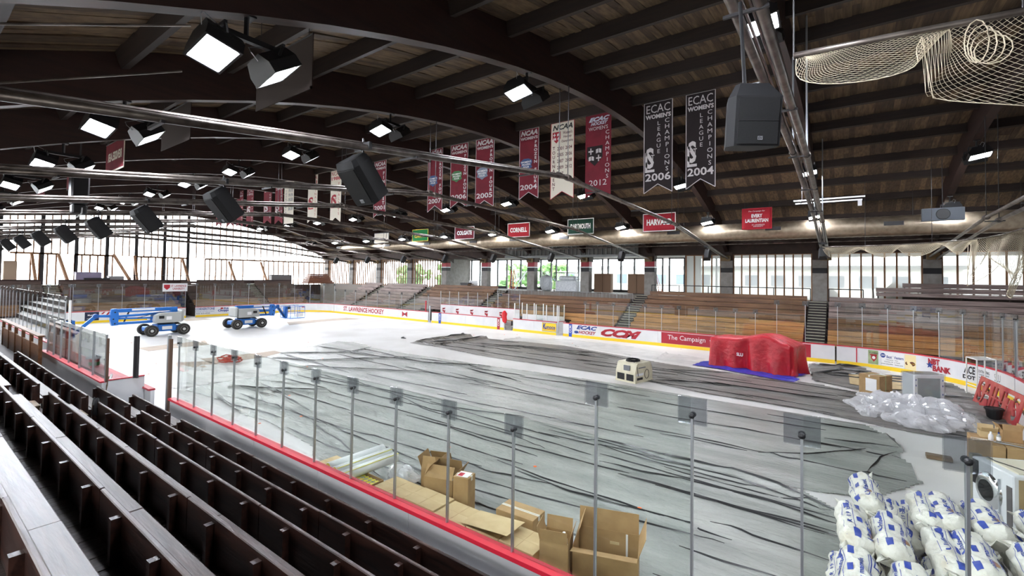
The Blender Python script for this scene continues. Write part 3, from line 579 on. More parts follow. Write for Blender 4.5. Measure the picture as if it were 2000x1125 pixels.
# ---- penalty box
a, b = fx(1001)+.06, fx(1087)-.06; t = T('penalty_box', 'glass walled penalty box with white posts and back wall', 'penalty box', (a, Y1+.16, 0)); Wp = b-a; Dp = 1.15
PLAS = mat('white_post', (236, 238, 236), .4)
MB().box(0, Wp, Dp, Dp+.06, 0, 1.35).build('back_wall', WHITE, t); MB().box(Wp*.5-.03, Wp*.5+.03, .05, Dp, 0, 1.1).build('divider', WHITE, t)
for u in (0, .3, .52, .76, 1):
    for yy in (0, Dp-.05): MB().box(Wp*u-.035, Wp*u+.035, yy, yy+.06, BH if yy == 0 else 1.35, 2.3).build('post', PLAS, t)
for u, v in ((0, .3), (.3, .52), (.52, .76), (.76, 1)):
    MB().box(Wp*u+.04, Wp*v-.04, Dp-.02, Dp-.008, 1.35, 2.25).build('glass_pane', GLASS, t)
for u in (0, .52, 1): MB().box(Wp*u-.006, Wp*u+.006, .06, Dp-.06, BH, 2.25).build('glass_pane', GLASS, t)
xx = fx(1093); t = T('box_gate', 'white gate standing open beside the penalty box', 'gate', (fx(1089), Y1+.2, 0), R(75)); MB().box(0, .75, 0, .06, .12, BH).build('leaf', WHITE, t); MB().box(0, .75, -.01, .07, BH, BH+.04).build('cap', RED, t); MB().box(.0, .04, .0, .06, 0, 2.3).build('hinge_post', PLAS, t); MB().box(.05, .72, .02, .032, BH+.04, 2.2).build('glass_pane', GLASS, t)
# ---- guard rails
def rail(label, A, Bp, h, nb, m=DSTEEL, r=.022, mid=True, bal=0):
    A, Bp = Vector(A), Vector(Bp); t = T('guard_rail', label, 'railing', A); d = Bp-A
    MB().tube([(0, 0, h), (d.x, d.y, d.z+h)], r, 8).build('top_rail', m, t)
    if mid: MB().tube([(0, 0, h*.5), (d.x, d.y, d.z+h*.5)], r*.8, 6).build('mid_rail', m, t)
    for i in range(nb+1): q = d*(i/nb); MB().tube([(q.x, q.y, q.z), (q.x, q.y, q.z+h)], r*1.1, 6).build('post', m, t)
    for i in range(bal): q = d*((i+.5)/bal); MB().tube([(q.x, q.y, q.z+.08), (q.x, q.y, q.z+h)], r*.6, 5).build('baluster', m, t)
zr = FZ[6]; yr = FY[6]+.1
RAILG = mat('grey_rail', (150, 150, 150), .4, .5)
rail('grey balcony rail with upright balusters below the glazed bays', (onY(1093, 570, yr).x, yr, zr), (onY(1236, 575, yr).x, yr, zr), .78, 5, RAILG, .025, False, 22)
rail('grey balcony rail with upright balusters above the plywood ramp', (onY(972, 560, yr).x, yr, zr), (onY(1062, 570, yr).x, yr, zr), .8, 4, RAILG, .025, False, 14)
rail('low black guard rail above the dark upper benches', (onY(1274, 556, 36.7).x, 36.6, CZ), (onY(1583, 560, 36.7).x, 36.6, CZ), .85, 5, DSTEEL, .03, False)
rail('short black guard rail beside the raised upper benches', (onY(1619, 575, 36.7).x, 36.6, CZ), (onY(1686, 578, 36.7).x, 36.6, CZ), .85, 1, DSTEEL, .03, False)
rail('thin guard rail behind the pale grey benches', (onY(731, 545, 36.7).x, 36.6, CZ), (onY(849, 550, 36.7).x, 36.6, CZ), .95, 4, DSTEEL, .022, False)
rail('thin guard rail along the head of the end stand', (-58.6, onX(255, 540, -58.6).y, 3.15), (-58.6, onX(500, 540, -58.6).y, 3.15), .95, 8, DSTEEL, .025, False)
PLY = mat('plywood', (172, 112, 58), .6, rgb2=(150, 94, 48), scale=3)
p = onY(1035, 583, FY[5]+.2); t = T('plywood_ramp', 'bare plywood box closing the entry below the balcony rail', 'ramp', (p.x-1., FY[5]+.42, FZ[5]))
MB().prism([(0, 0), (2.3, 0), (2.7, .42), (-.3, .42)], 0, .04).build('front_panel', PLY, t); MB().prism([(0, 0), (.04, 0), (-.26, .42), (-.3, .42)], .04, .13).build('side_panel', PLY, t); MB().prism([(2.26, 0), (2.3, 0), (2.7, .42), (2.66, .42)], .04, .13).build('side_panel', PLY, t)
# ---- concourse contents
WRAP = mat('white_wrap', (214, 218, 222), .4, rgb2=(190, 195, 202), scale=6, bump=.4)
def lump(mb, c, s, seed, n=14, m=9, amp=.12, zmin=None):
    rnd = random.Random(seed); ph = [rnd.uniform(0, 6.3) for _ in range(6)]
    for j in range(m+1):
        th = math.pi*j/m
        for i in range(n):
            a = 2*math.pi*i/n; k = 1+amp*(math.sin(3*a+ph[0]+2*th)+math.sin(5*a+ph[1]-3*th)*.6+math.cos(4*th+ph[2])*.7+math.sin(7*a+4*th+ph[3])*.4)
            z = c[2]+s[2]*math.cos(th)*k
            if zmin is not None: z = max(z, zmin)
            mb.v.append((c[0]+s[0]*math.sin(th)*math.cos(a)*k, c[1]+s[1]*math.sin(th)*math.sin(a)*k, z))
    o = len(mb.v)-(m+1)*n
    mb.f += [(o+j*n+i, o+(j+1)*n+i, o+(j+1)*n+(i+1) % n, o+j*n+(i+1) % n) for j in range(m) for i in range(n)]
    return mb
p = onY(1110, 560, 38.6); t = T('wrapped_counter', 'food counter wrapped in white plastic behind the balcony rail', 'counter', (p.x, 38.6, CZ))
MB().bev(-1.15, 1.15, -.5, .5, 0, 1.05, .05).build('counter', WRAP, t); MB().bev(-.9, .95, -.45, .45, 1.05, 1.5, .15).build('hood', WRAP, t)
for u in (-1.3, 1.3): MB().box(u-.03, u+.03, -.5, -.44, 0, 1.75).build('post', DSTEEL, t)
MB().box(-1.33, 1.33, -.52, -.44, 1.75, 1.83).build('beam', DSTEEL, t)
p = onY(1066, 560, 38.4); tag(lump(MB(), (p.x, 38.5, CZ+.75), (.7, .4, .8), 3, zmin=CZ).build('covered_machine', WRAP, smooth=True), 'machine draped in a pale dust sheet beside the wrapped counter', 'machine')
PANB = mat('kraft_panel', (122, 96, 76), .8)
for a, b, lb in ((1160, 1193, 'brown kraft covered cabinet between two painted columns'), (1226, 1261, 'brown door pair leaning beside the last painted column')):
    xa, xb = onY(a, 560, 38.5).x, onY(b, 560, 38.5).x; t = T('storage_cabinet', lb, 'cabinet', (xa, 38.5, CZ)); MB().box(0, (xb-xa)/2-.02, 0, .5, .05, 1.75).build('door', PANB, t); MB().box((xb-xa)/2+.02, xb-xa, 0, .5, .05, 1.75).build('door', PANB, t); MB().box(0, xb-xa, .02, .5, 0, .05).build('plinth', DSTEEL, t)
def ladder(label, base, top, m, w=.42, n=9):
    t = T('step_ladder', label, 'ladder', base); d = Vector(top)-Vector(base)
    for s in (-w/2, w/2): MB().beam((s, 0, 0), (s*.8+d.x, d.y, d.z), .06, .03, (0, 1, 0)).build('stile', m, t)
    for i in range(1, n): q = d*(i/n); MB().box(q.x-w/2, q.x+w/2, q.y-.03, q.y+.03, q.z-.015, q.z+.015).build('rung', m, t)
    for s in (-w/2, w/2): MB().beam((s, .9, 0), (s*.8+d.x, d.y, d.z), .04, .03, (0, 1, 0)).build('back_leg', m, t)
ORG = mat('orange_fibreglass', (208, 92, 52), .5)
p = onY(998, 562, 38.2); ladder('orange stepladder standing open by the first glazed bays', (p.x, 38.2, CZ), (p.x-.1, 38.6, CZ+2.1), ORG); p = onY(1282, 550, 38.0); ladder('orange stepladder behind the low black guard rail', (p.x+.1, 37.9, CZ), (p.x-.4, 38.3, CZ+2.1), ORG)
p = onY(910, 556, 38.0); t = T('wheelbarrow', 'wheelbarrow parked before the glazed bays', 'wheelbarrow', (p.x, 38.0, CZ))
MB().prism([(-.5, .3), (.45, .3), (.65, .6), (-.65, .6)], -.28, .28).build('tray', DSTEEL, t); MB().tube([(-.6, -.25, .3), (.9, -.25, .45)], .02).tube([(-.6, .25, .3), (.9, .25, .45)], .02).build('handles', WOODO, t); MB().lathe([(.02, -.05), (.2, -.05), (.2, .05), (.02, .05)], 14, Matrix.Translation((-.6, 0, .2)) @ Matrix.Rotation(R(90), 4, 'X')).build('wheel', RUB, t)
for s in (-.22, .22): MB().beam((.3, s, .3), (.42, s, 0), .03, .03).build('leg', DSTEEL, t)
p = onY(926, 550, 39); tag(MB().box(0, 1.3, 0, .03, 0, .85).build('white_panel', WHITE), 'white sheet panel leaning behind the wheelbarrow', 'panel').location = (p.x-.6, 38.8, CZ)
p = onY(1015, 540, 38.2); tag(MB().beam((p.x-.7, 38.3, CZ+.03), (p.x+.6, 38.6, CZ+1.95), .1, .1).build('loose_pole', ALU), 'pale pole leaning at a slant beside the orange stepladder', 'pole')
p = onY(1292, 555, 37.6); tag(MB().bev(-.5, .5, 0, .3, 0, .35, .02).build('small_crate', mat('dull_red_box', (110, 66, 66), .7)), 'dull red crate on the concourse behind the guard rail', 'crate').location = (p.x-.9, 37.75, CZ)
YELH = mat('yellow_heap', (186, 160, 60), .8, rgb2=(150, 126, 40), scale=3)
p = onY(1748, 575, 38.0); mb = MB().lathe([(1.05, 0), (.8, .5), (.5, .9), (.14, 1.3), (.02, 1.36)], 14, Matrix.Translation((p.x, 38.1, CZ)) @ Matrix.Scale(.5, 4, (0, 1, 0))); tag(mb.build('insulation_heap', YELH, smooth=True), 'peaked yellow insulation heap behind milky plastic', 'heap')
p = onY(1612, 580, 38.0); tag(lump(MB(), (p.x+.25, 38.6, CZ+.35), (.5, .35, .45), 5, zmin=CZ).build('insulation_heap', YELH, smooth=True), 'rounded yellow insulation bag behind plastic beside the aisle stairs', 'heap')
# ---- things along the head of the end stand
def crate(label, a, b, y0, y1, m, x=-59.0, name='storage_box', dp=.4):
    A = onX(a, y0, x); Bq = onX(b, y1, x); t = T(name, label, 'box', (x, A.y, 3.15)); h = A.z-3.15
    MB().bev(-dp, dp, 0, Bq.y-A.y, 0, h, .03).build('body', m, t); MB().box(-dp-.02, dp+.02, -.02, Bq.y-A.y+.02, h, h+.04).build('lid', m, t)
crate('mauve grey cabinet under the plastic end wall', 147, 196, 532, 548, mat('mauve_grey', (128, 118, 140), .6)); crate('low grey box beside the mauve cabinet', 211, 240, 540, 548, mat('mid_grey', (140, 136, 138), .6)); crate('long flat dark box in front of the mauve cabinet', 164, 214, 543.5, 548, DSTEEL, -58.4, dp=.14); crate('grey cabinet near the timber press booth', 528, 567, 537, 548, mat('dark_grey', (96, 92, 92), .6)); crate('tan cabinet by the near corner of the end wall', 6, 31, 510, 546, mat('tan_box', (150, 128, 108), .7))
A = onX(597, 552, -58.4).y; Bq = onX(670, 552, -58.4).y; Bq = min(Bq, 37.0); t = T('press_booth', 'brown plank press booth on the end stand corner', 'booth', (-58.6, A, 3.15)); Lp = Bq-A; BOO = mat('booth_wood', (112, 64, 38), .5, rgb2=(88, 48, 28), scale=2, stretch=(.5, .5, 6))
for i in range(6): MB().box(-.8+.05*i, .8-.1*i, .12*i, Lp-.12*i, .02+.22*i, .02+.22*i+.21).build('plank_course', BOO, t)
# ================= hung from the roof =================
LENS = mat('lamp_lens', (235, 240, 250), .3, emit=135.); LENSHOT = mat('lamp_lens_lit', (255, 252, 245), .3, emit=90.)
LAMPB = mat('lamp_housing', (20, 20, 22), .45)
def make_flood(hot=False):
    t = T('twin_floodlight', 'x', 'floodlight', (0, 0, 0))
    MB().box(-.1, .1, -.1, .1, -.03, 0).tube([(0, 0, 0), (0, 0, -.32)], .035).build('mount', LAMPB, t)
    MB().box(-.045, .045, -.42, .42, -.38, -.3).build('cross_arm', LAMPB, t)
    for s, tx, ty in ((-1, 28, -14), (1, 18, 34)):
        M = Matrix.Translation((0, .4*s, -.6)) @ Matrix.Rotation(R(ty), 4, 'X') @ Matrix.Rotation(R(-tx*.4), 4, 'Y')
        MB().prism([(-.34, -.14), (.34, -.14), (.34, 0), (.2, .17), (-.2, .17), (-.34, 0)], -.24, .24, M).build('housing', LAMPB, t)
        MB().box(-.3, .3, -.2, .2, -.152, -.141, M).build('lens', LENSHOT if hot else LENS, t)
        MB().box(-.345, -.31, -.245, .245, -.165, -.14, M).box(.31, .345, -.245, .245, -.165, -.14, M).box(-.31, .31, -.245, -.21, -.165, -.14, M).box(-.31, .31, .21, .245, -.165, -.14, M).build('lens_frame', LAMPB, t)
        MB().beam((-.3, .4*s, -.36), M @ Vector((-.3, 0, .05)), .03, .04).beam((.3, .4*s, -.36), M @ Vector((.3, 0, .05)), .03, .04).box(-.32, .32, .4*s-.02, .4*s+.02, -.38, -.34).build('yoke', LAMPB, t)
        MB().tube([M @ Vector((.1, -.24, .1)), M @ Vector((.16, -.3, .22)), M @ Vector((.12, -.27, .3)), (0, .3*s, -.34)], .006, 5).build('safety_cable', ALU, t)
    return t
proto = {False: make_flood(False), True: make_flood(True)}; first = {False: True, True: True}
rows_ = [(3.05, 'near stand row of floodlights'), (10.4, 'inner near row of floodlights'), (25.6, 'inner far row of floodlights'), (31.4, 'far stand row of floodlights')]
hot_set = {(3, 25.6), (4, 25.6), (5, 31.4)}
for k in range(0, 11):
    for y, g in rows_:
        h = (k, y) in hot_set; o = proto[h] if first[h] else copy_tree(proto[h]); first[h] = False
        o.location = (AX[k], y, soff(y)+.02); o['group'] = g+(' that are lit' if h else '')
        o['label'] = ('glaring lit twin floodlight under a roof arch in the '+g.replace(' of floodlights', '')) if h else ('black twin floodlight hung under a roof arch in the '+g.replace(' of floodlights', ''))
# tie pipes of the arches
def ywob(t): return t
for k in range(0, 11):
    x = AX[k] if k != 1 else -.98; Pz = [(-2.4, 6.05), (5.0, 6.9), (12.5, 7.72), (24.2, 7.4), (36.9, 6.12)]
    if k == 1: Pz = [(-2.4, 7.6), (6., 8.0), (14.8, 8.05), (26, 7.4), (36.9, 6.12)]
    if k == 0: Pz = [(-2.4, 6.05), (5, 6.6), (18.4, 6.95), (23.3, 6.85), (36.9, 6.0)]
    t = T('tie_pipe_pair', 'pair of steel tie pipes under %s' % ('the arch that carries the big loudspeaker' if k == 1 else 'the arch at the right end of the rink' if k == 0 else 'a roof arch'), 'pipes', (x, 18, 6.1), 0, None if k < 2 else 'tie pipes under the arches')
    rr = .075 if k == 1 else .06
    MB().tube([(x-.16, y, z+.07) for y, z in Pz], rr, 10).build('pipe', STEEL, t, True, smooth=True); MB().tube([(x+.16, y, z-.05) for y, z in Pz], rr, 10).build('pipe', STEEL, t, True, smooth=True)
    if k in (1, 2): MB().tube([(x-.05, y, z+.05) for y, z in Pz], .022, 6).tube([(x+.04, y, z+.05) for y, z in Pz], .022, 6).build('conduits', STEEL, t, True)
    for (y, z) in Pz[2:4]:
        for dx in (-.16, .16): MB().tube([(x+dx, y, z), (x+dx, y, soff(y)+.02 if abs(x+dx-AX[k]) < .3 else soff(y)+1.1)], .014 if k != 1 else .028, 6).build('hanger_rod', DSTEEL if k != 1 else ALU, t, True)
        MB().lathe([(.02, -.09), (.1, -.09), (.1, .09), (.02, .09)], 10, Matrix.Translation((x-.16, y, z+.07)) @ Matrix.Rotation(R(90), 4, 'X')).lathe([(.02, -.09), (.1, -.09), (.1, .09), (.02, .09)], 10, Matrix.Translation((x+.16, y, z-.05)) @ Matrix.Rotation(R(90), 4, 'X')).build('coupling', STEEL, t, True)
    for i in range(6):
        y = 2+i*4.2; a = max(j for j in range(len(Pz)-1) if Pz[j][0] <= y); u = (y-Pz[a][0])/(Pz[a+1][0]-Pz[a][0]); z = Pz[a][1]+u*(Pz[a+1][1]-Pz[a][1])
        MB().box(x-.26, x+.26, y-.02, y+.02, z-.13, z-.09).build('spreader', DSTEEL, t, True)
    MB().box(x-.3, x+.3, 36.75, 37.05, 5.9, 6.3).build('wall_shoe', mat('ochre_steel', (120, 98, 62), .6), t, True)
# extra steady bar with two pale arms under the far end of that pair
p = onY(1550, 393, 27.); q = onY(1690, 388, 27.); t = T('pale_crossbar', 'two pale horizontal bars clamped across the tie pipes', 'bar', (p.x, 27, p.z))
MB().box(0, q.x-p.x, -.04, .04, -.03, .03).build('bar', PAPER, t); MB().box(.05, q.x-p.x-.1, .3, .38, -.13, -.07).build('bar', PAPER, t); MB().box(q.x-p.x-.28, q.x-p.x-.12, .2, .4, -.4, -.13).build('lamp_box', WHITE, t)
MB().beam((.3, 0, 0), (.3, .34, -.1), .03, .03).tube([(.35, .1, 0), (.35, .1, soff(27.1)+.75-p.z)], .012, 6).build('clamp', ALU, t)
# loudspeakers
SPK = mat('speaker_cabinet', (15, 15, 18), .7); SPKG = mat('speaker_grille', (9, 9, 11), .85, rgb2=(15, 15, 17), scale=60)
def make_spk(s=1., far=False):
    t = T('loudspeaker', 'x', 'loudspeaker')
    o = [(-.25, -.22), (.25, -.22), (.27, -.1), (.17, .26), (-.17, .26), (-.27, -.1)]
    M = Matrix.Rotation(R(38), 4, 'X') if not far else Matrix.Rotation(R(-30), 4, 'X')
    sg = 1 if not far else -1
    vs = [(x*s, y*s*sg, z*s) for z in (-.42, .3) for x, y in o]+[(x*s*.9, y*s*.8*sg, .42*s) for x, y in o]
    n = 6; fs = [tuple(range(5, -1, -1)), tuple(range(12, 18))]+[(k*6+i, k*6+(i+1) % 6, k*6+6+(i+1) % 6, k*6+6+i) for k in (0, 1) for i in range(6)]
    MB().add(vs, fs, M).build('cabinet', SPK, t); MB().box(-.235*s, .235*s, -.235*s*sg-.004, -.222*s*sg, -.38*s, .28*s, M).build('grille', SPKG, t)
    MB().box(-.05*s, .05*s, -.243*s*sg-.003, -.238*s*sg, -.36*s, -.29*s, M).build('badge', LETG, t); MB().box(-.08, .08, -.03, .03, .3*s, .47*s).tube([(0, 0, .4*s), (0, 0, .75*s if not far else .62)], .02).box(-.22, .22, -.03, .03, (.53 if not far else .5), (.66 if not far else .62)).build('bracket', LAMPB, t)
    return t
sp0 = make_spk(); 
for n_, k in enumerate(range(2, 11)):
    o = sp0 if n_ == 0 else copy_tree(sp0); o.location = (AX[k]+.02, 5.1, 6.3); o['label'] = 'black loudspeaker tilted down from the tie pipes above the near stand'; o['group'] = 'near stand loudspeakers'
sf0 = make_spk(.8, True)
for n_, k in enumerate(range(1, 10)):
    o = sf0 if n_ == 0 else copy_tree(sf0); o.location = ((AX[k] if k > 1 else -.98)+.0, 31.2, 6.1); o['label'] = 'small dark loudspeaker on the tie pipes above the far stand'; o['group'] = 'far stand loudspeakers'
t = T('loudspeaker', 'large black loudspeaker with pale badge hung close over the near end', 'loudspeaker', onX(1464, 232, -.84))
yaw_ = R(34); o8 = [(-.24, -.2), (.24, -.2), (.27, -.06), (.16, .24), (-.16, .24), (-.27, -.06)]
M = Matrix.Rotation(yaw_, 4, 'Z') @ Matrix.Rotation(R(8), 4, 'X')
vs = [(x, y, -.32) for x, y in o8]+[(x, y, .2) for x, y in o8]+[(x*.62, y*.6+.05, .36) for x, y in o8]
MB().add(vs, [tuple(range(5, -1, -1)), tuple(range(12, 18))]+[(k*6+i, k*6+(i+1) % 6, k*6+6+(i+1) % 6, k*6+6+i) for k in (0, 1) for i in range(6)], M).build('cabinet', SPK, t)
MB().box(-.21, .21, -.212, -.2, -.3, .18, M).build('grille', SPKG, t); MB().box(-.21, .21, -.216, -.212, -.06, -.05, M).build('grille_rib', SPK, t); MB().box(.0, .05, -.218, -.212, -.26, -.22, M).build('badge', LETG, t)
add_text(MB(), 'EV', .04, .028, M @ frame((.025, -.2195, -.24), (1, 0, 0), (0, 0, 1)), .03).build('badge_lettering', LETK, t)
MB().tube([(-.05, .02, .35), (-.1, .02, 1.35)], .02).box(-.1, .1, -.03, .07, .33, .38).build('bracket', LAMPB, t)
# black hanging equipment column
p = onX(155, 362, -24.3); t = T('hanging_column', 'tall black equipment column hung on a rod below the arches', 'speaker column', (p.x, p.y, p.z)); MB().bev(-.27, .27, -.27, .27, -.75, .75, .06).build('body', LAMPB, t); MB().bev(-.22, .22, -.22, .22, -1.15, -.75, .05).build('lower_unit', LAMPB, t); MB().tube([(0, 0, .75), (0, 0, soff(p.y)+1.1-p.z)], .03).build('rod', DSTEEL, t); MB().tube([(-.4, -.1, -1.2), (-.1, 0, -1.24), (.25, .05, -1.1), (.3, .05, -.9)], .025).build('cable', ALU, t)
# projector box and fan near the right arches
p = onX(1840, 418, AX[0]); t = T('ceiling_fan_box', 'square grey fan box hung above the duct by the right arch', 'fan', (p.x-.5, 29.5, onY(1840, 418, 29.5).z)); MB().box(-.75, .75, 0, .3, -.3, .3).build('box', mat('fan_grey', (70, 76, 84), .5), t)
MB().lathe([(.22, -.02), (.26, .0), (.24, .02)], 20, Matrix.Translation((0, -.02, 0)) @ Matrix.Rotation(R(90), 4, 'X')).build('fan_ring', LAMPB, t); MB().tube([(0, .15, .3), (0, .15, soff(29.5)+1.1-t.location.z)], .015).build('rod', DSTEEL, t)
# ---- duct
DY, DZ = 32.6, 7.62
t = T('spiral_duct', 'long galvanised spiral duct hung along the far side roof', 'duct', (-20, DY, DZ))
def ductrun(x0, x1, r0):
    n = int((x1-x0)/.12); P = []; Rr = []
    for i in range(n+1): P.append((x0+(x1-x0)*i/n, DY, DZ)); Rr.append(r0+(.012 if i % 3 == 0 else 0))
    return MB().tube(P, r0, 20, True, Rr)
ductrun(-27, 12.5, .56).build('duct_main', GALV, t, True, smooth=True); ductrun(-41, -27.5, .42).build('duct_reduced', GALV, t, True, smooth=True); ductrun(-50, -41.4, .28).build('duct_end', GALV, t, True, smooth=True)
MB().tube([(-27.5, DY, DZ), (-27, DY, DZ)], .5, 20, True, [.42, .56]).build('reducer', GALV, t, True); MB().tube([(-41.4, DY, DZ), (-41, DY, DZ)], .4, 20, True, [.28, .42]).build('reducer', GALV, t, True)
for px in (666, 720, 763, 840, 930, 1010, 1108, 1320, 1512, 1744):
    x = onY(px, 465, DY).x; r_ = .57 if x > -27 else .43 if x > -41 else .29
    g = MB().box(x-.42, x+.42, DY-r_-.03, DY-r_+.12, DZ-.02, DZ+.2).build('grille', DSTEEL, t, True)
    MB().box(x-.02, x+.02, DY-r_-.045, DY-r_-.02, DZ-.02, DZ+.2).build('grille_bar', GALV, g, True) if False else None
for k in range(16):
    x = -49+k*4.0; MB().tube([(x, DY, DZ+.3), (x, DY, soff(DY)+1.1)], .014, 6).build('hanger', DSTEEL, t, True)
tag(MB().tube([(-60, 34.6, 7.0), (12.6, 34.6, 7.0)], .05, 8).build('sprinkler_pipe', STEEL), 'slim horizontal pipe running below and behind the spiral duct', 'pipe')
# ---- banners
def quadtext(mb, s, u0, u1, v0, v1, Wd, Hh, bold=.02, shear=0, line=1., z=.008):
    return add_text(mb, s, (u1-u0)*Wd, (v1-v0)*Hh, frame(((u0+u1)/2*Wd, -z, -(v0+v1)/2*Hh), (1, 0, 0), (0, 0, 1)), bold, 1., line, shear)
def vert(s): return '\n'.join(s)
def monogram(t, m, u0, v0, u1, v1, Wd, Hh):
    mb = MB(); quadtext(mb, 'S', u0+.02, u1-.02, v0, v1-.04, Wd, Hh, .03); quadtext(mb, 'L', u0, u1, v0+.05, v1, Wd, Hh, .0); quadtext(mb, 'T', u0+(u1-u0)*.62, u1, v0+(v1-v0)*.3, v0+(v1-v0)*.55, Wd, Hh, .0); mb.build('monogram', m, t)
YBN = 17.9
def banner(label, xl, xr, pyb, cloth, trim, ltr, items, top=None, tail=True, mono=None, badge=None, group=None):
    A = onY(xl, 300, YBN).x; Bq = onY(xr, 300, YBN).x; Wd = Bq-A; z1 = soff(17.85)+.69; Hh = z1-onY((xl+xr)/2, pyb, YBN).z
    t = T('championship_banner', label, 'banner', (A, YBN, z1), 0, group)
    nz = 10; out = [(0, 0), (Wd, 0), (Wd, -Hh), (Wd/2, -Hh*.905), (0, -Hh)] if tail else [(0, 0), (Wd, 0), (Wd, -Hh), (0, -Hh)]
    b = .025
    MB().prism([(x, z) for x, z in out][::-1], -.003, .003).build('cloth', cloth, t)
    tr = MB(); 
    for (p, q) in zip(out, out[1:]+out[:1]): tr.beam((p[0], -.004, p[1]), (q[0], -.004, q[1]), b*.3, b, (0, 0, 1) if abs(p[0]-q[0]) > .01 else (1, 0, 0))
    tr.build('trim', trim, t)
    MB().tube([(0, 0, .01), (Wd, 0, .01)], .015, 6).build('hanging_rod', DSTEEL, t)
    for s, u0, u1, v0, v1, *o in items: mb = MB(); quadtext(mb, s, u0, u1, v0, v1, Wd, Hh, *(o or [.02])); mb.build('lettering', ltr, t)
    if mono: monogram(t, ltr, *mono, Wd, Hh)
    if badge:
        m1, m2, u0, v0, u1, v1, kind = badge; f_ = lambda u, v: ((u0+(u1-u0)*u)*Wd, -.007, -(v0+(v1-v0)*v)*Hh)
        if kind == 'badge':
            bd = MB().add([f_(*p) for p in [(0, .25), (.15, .1), (.3, .0), (.7, .02), (.95, .15), (1, .3), (.92, .55), (1, .75), (.7, .85), (.5, 1), (.3, .85), (.05, .75), (.1, .5)]], [tuple(range(13))]).build('badge', m1, t)
            mb = MB(); quadtext(mb, "WOMEN'S\nFROZEN\nFOUR", u0+.05, u1-.05, v0+(v1-v0)*.2, v0+(v1-v0)*.75, Wd, Hh, .02, 0, 1., .011); mb.build('badge_lettering', LETW, bd)
        else:                                            # shield quartered with crosses and books
            bd = MB().add([f_(*p) for p in [(0, 0), (1, 0), (1, .6), (.5, 1), (0, .6)]], [(0, 1, 2, 3, 4)]).build('shield', m1, t); c = MB(); bk = MB()
            for cu, cv in ((.25, .25), (.75, .62)):
                for p4 in ([(-.035, -.16), (.035, -.16), (.035, .16), (-.035, .16)], [(-.16, -.035), (.16, -.035), (.16, .035), (-.16, .035)]): c.add([Vector(f_(cu+x, cv+y))-Vector((0, .004, 0)) for x, y in p4], [(0, 1, 2, 3)])
            for cu, cv in ((.75, .25), (.28, .6)): bk.add([Vector(f_(cu+x, cv+y))-Vector((0, .004, 0)) for x, y in [(-.17, -.07), (-.02, -.11), (-.02, .1), (-.17, .13)]], [(0, 1, 2, 3)]).add([Vector(f_(cu+x, cv+y))-Vector((0, .004, 0)) for x, y in [(.02, -.11), (.17, -.07), (.17, .13), (.02, .1)]], [(0, 1, 2, 3)])
            c.build('crosses', m2, bd); bk.build('books', m2, bd)
    return t
GREYL = mat('pale_lettering', (200, 192, 192), .7)
EC = lambda y: [('ECAC', .08, .92, .03, .12, .0), ("WOMEN'S", .05, .95, .135, .185, .04), (vert('LEAGUE'), .45, .6, .22, .57, .0), (vert('CHAMPIONS'), .73, .91, .2, .77, .0), (y, .05, .95, .785, .87, .02)]
banner('black league champions banner, the one beside the large loudspeaker', 1340, 1397, 367, DARKC, GREYL, GREYL, EC('2004'), mono=(.04, .5, .38, .77)); banner('black league champions banner next to the maroon champions banner', 1258, 1313, 376, DARKC, GREYL, GREYL, EC('2006'), mono=(.04, .5, .38, .77))
t = banner('maroon champions banner with dark shield of crosses and books', 1144, 1193, 385, MAROON, MAROON, GREYL, [("WOMEN'S", .12, .88, .145, .19, .0), (vert('CHAMPIONS'), .78, .95, .21, .78, .0), ('2012', .15, .85, .79, .86, .0)], badge=(DARKC, GREYL, .06, .38, .68, .62, 'shield'))
Wd = onY(1193, 300, YBN).x-onY(1144, 300, YBN).x; Hh = -min(v.co.z for v in KIDS(t)[0].data.vertices); mb = MB(); quadtext(mb, 'ECAC', .12, .95, .03, .085, Wd, Hh, .06, .4); quadtext(mb, 'HOCKEY', .2, .88, .09, .13, Wd, Hh, .04, .4); mb.build('league_mark', mat('navy_white_mark', (190, 194, 208), .6), t)
t = banner('ivory tournament banner with shield and list of years', 1076, 1121, 388, IVORY, LETR, LETK, [('NCAA', .08, .94, .03, .1, .03, .25)], badge=(LETR, LETW, .07, .12, .42, .27, 'shield'))
Wd = onY(1121, 300, YBN).x-onY(1076, 300, YBN).x; mb = MB()
for s, u0, u1, v0, v1 in (("Women's", .52, .92, .12, .16), ('Hockey', .55, .9, .175, .215), ('Championship', .46, .96, .23, .27), (vert('TOURNAMENT'), .07, .2, .3, .86), ('2001', .28, .56, .31, .355), ('2004', .64, .92, .31, .355), ('2005', .28, .56, .39, .435), ('2006', .64, .92, .39, .435), ('2007', .28, .56, .47, .515), ('2008', .64, .92, .47, .515), ('2009', .28, .56, .55, .595), ('2012', .64, .92, .55, .595), ('2017', .28, .56, .63, .675)): mb = MB(); quadtext(mb, s, u0, u1, v0, v1, Wd, 3.6, .02); mb.build('lettering', mat('dark_maroon_lettering', (92, 30, 40), .6), t)
NB = mat('badge_blue', (58, 84, 130), .6); NBG = mat('badge_green', (60, 120, 70), .6); NBS = mat('badge_silver', (120, 130, 150), .5)
FF = lambda y: [('NCAA', .06, .94, .02, .095, .05, .25), ("WOMEN'S", .05, .95, .11, .155, .04), (vert('FROZEN FOUR'), .76, .94, .18, .78, .04), (y, .06, .94, .795, .87, .02)]
for lb, a, b, pyb, y, bm in (('red frozen four banner hung beside the ivory tournament banner', 1015, 1052, 388, '2004', NB), ('red frozen four banner with a silver badge', 930, 965, 404, '2005', NBS), ('red frozen four banner with a green badge', 881, 914, 405, '2006', NBG), ('red frozen four banner with blue badge next to the green badged one', 837, 865, 413, '2007', NB)): banner(lb, a, b, pyb, MAROON, GREYL, GREYL, FF(y), badge=(bm, LETW, .04, .42, .68, .6, 'badge'))
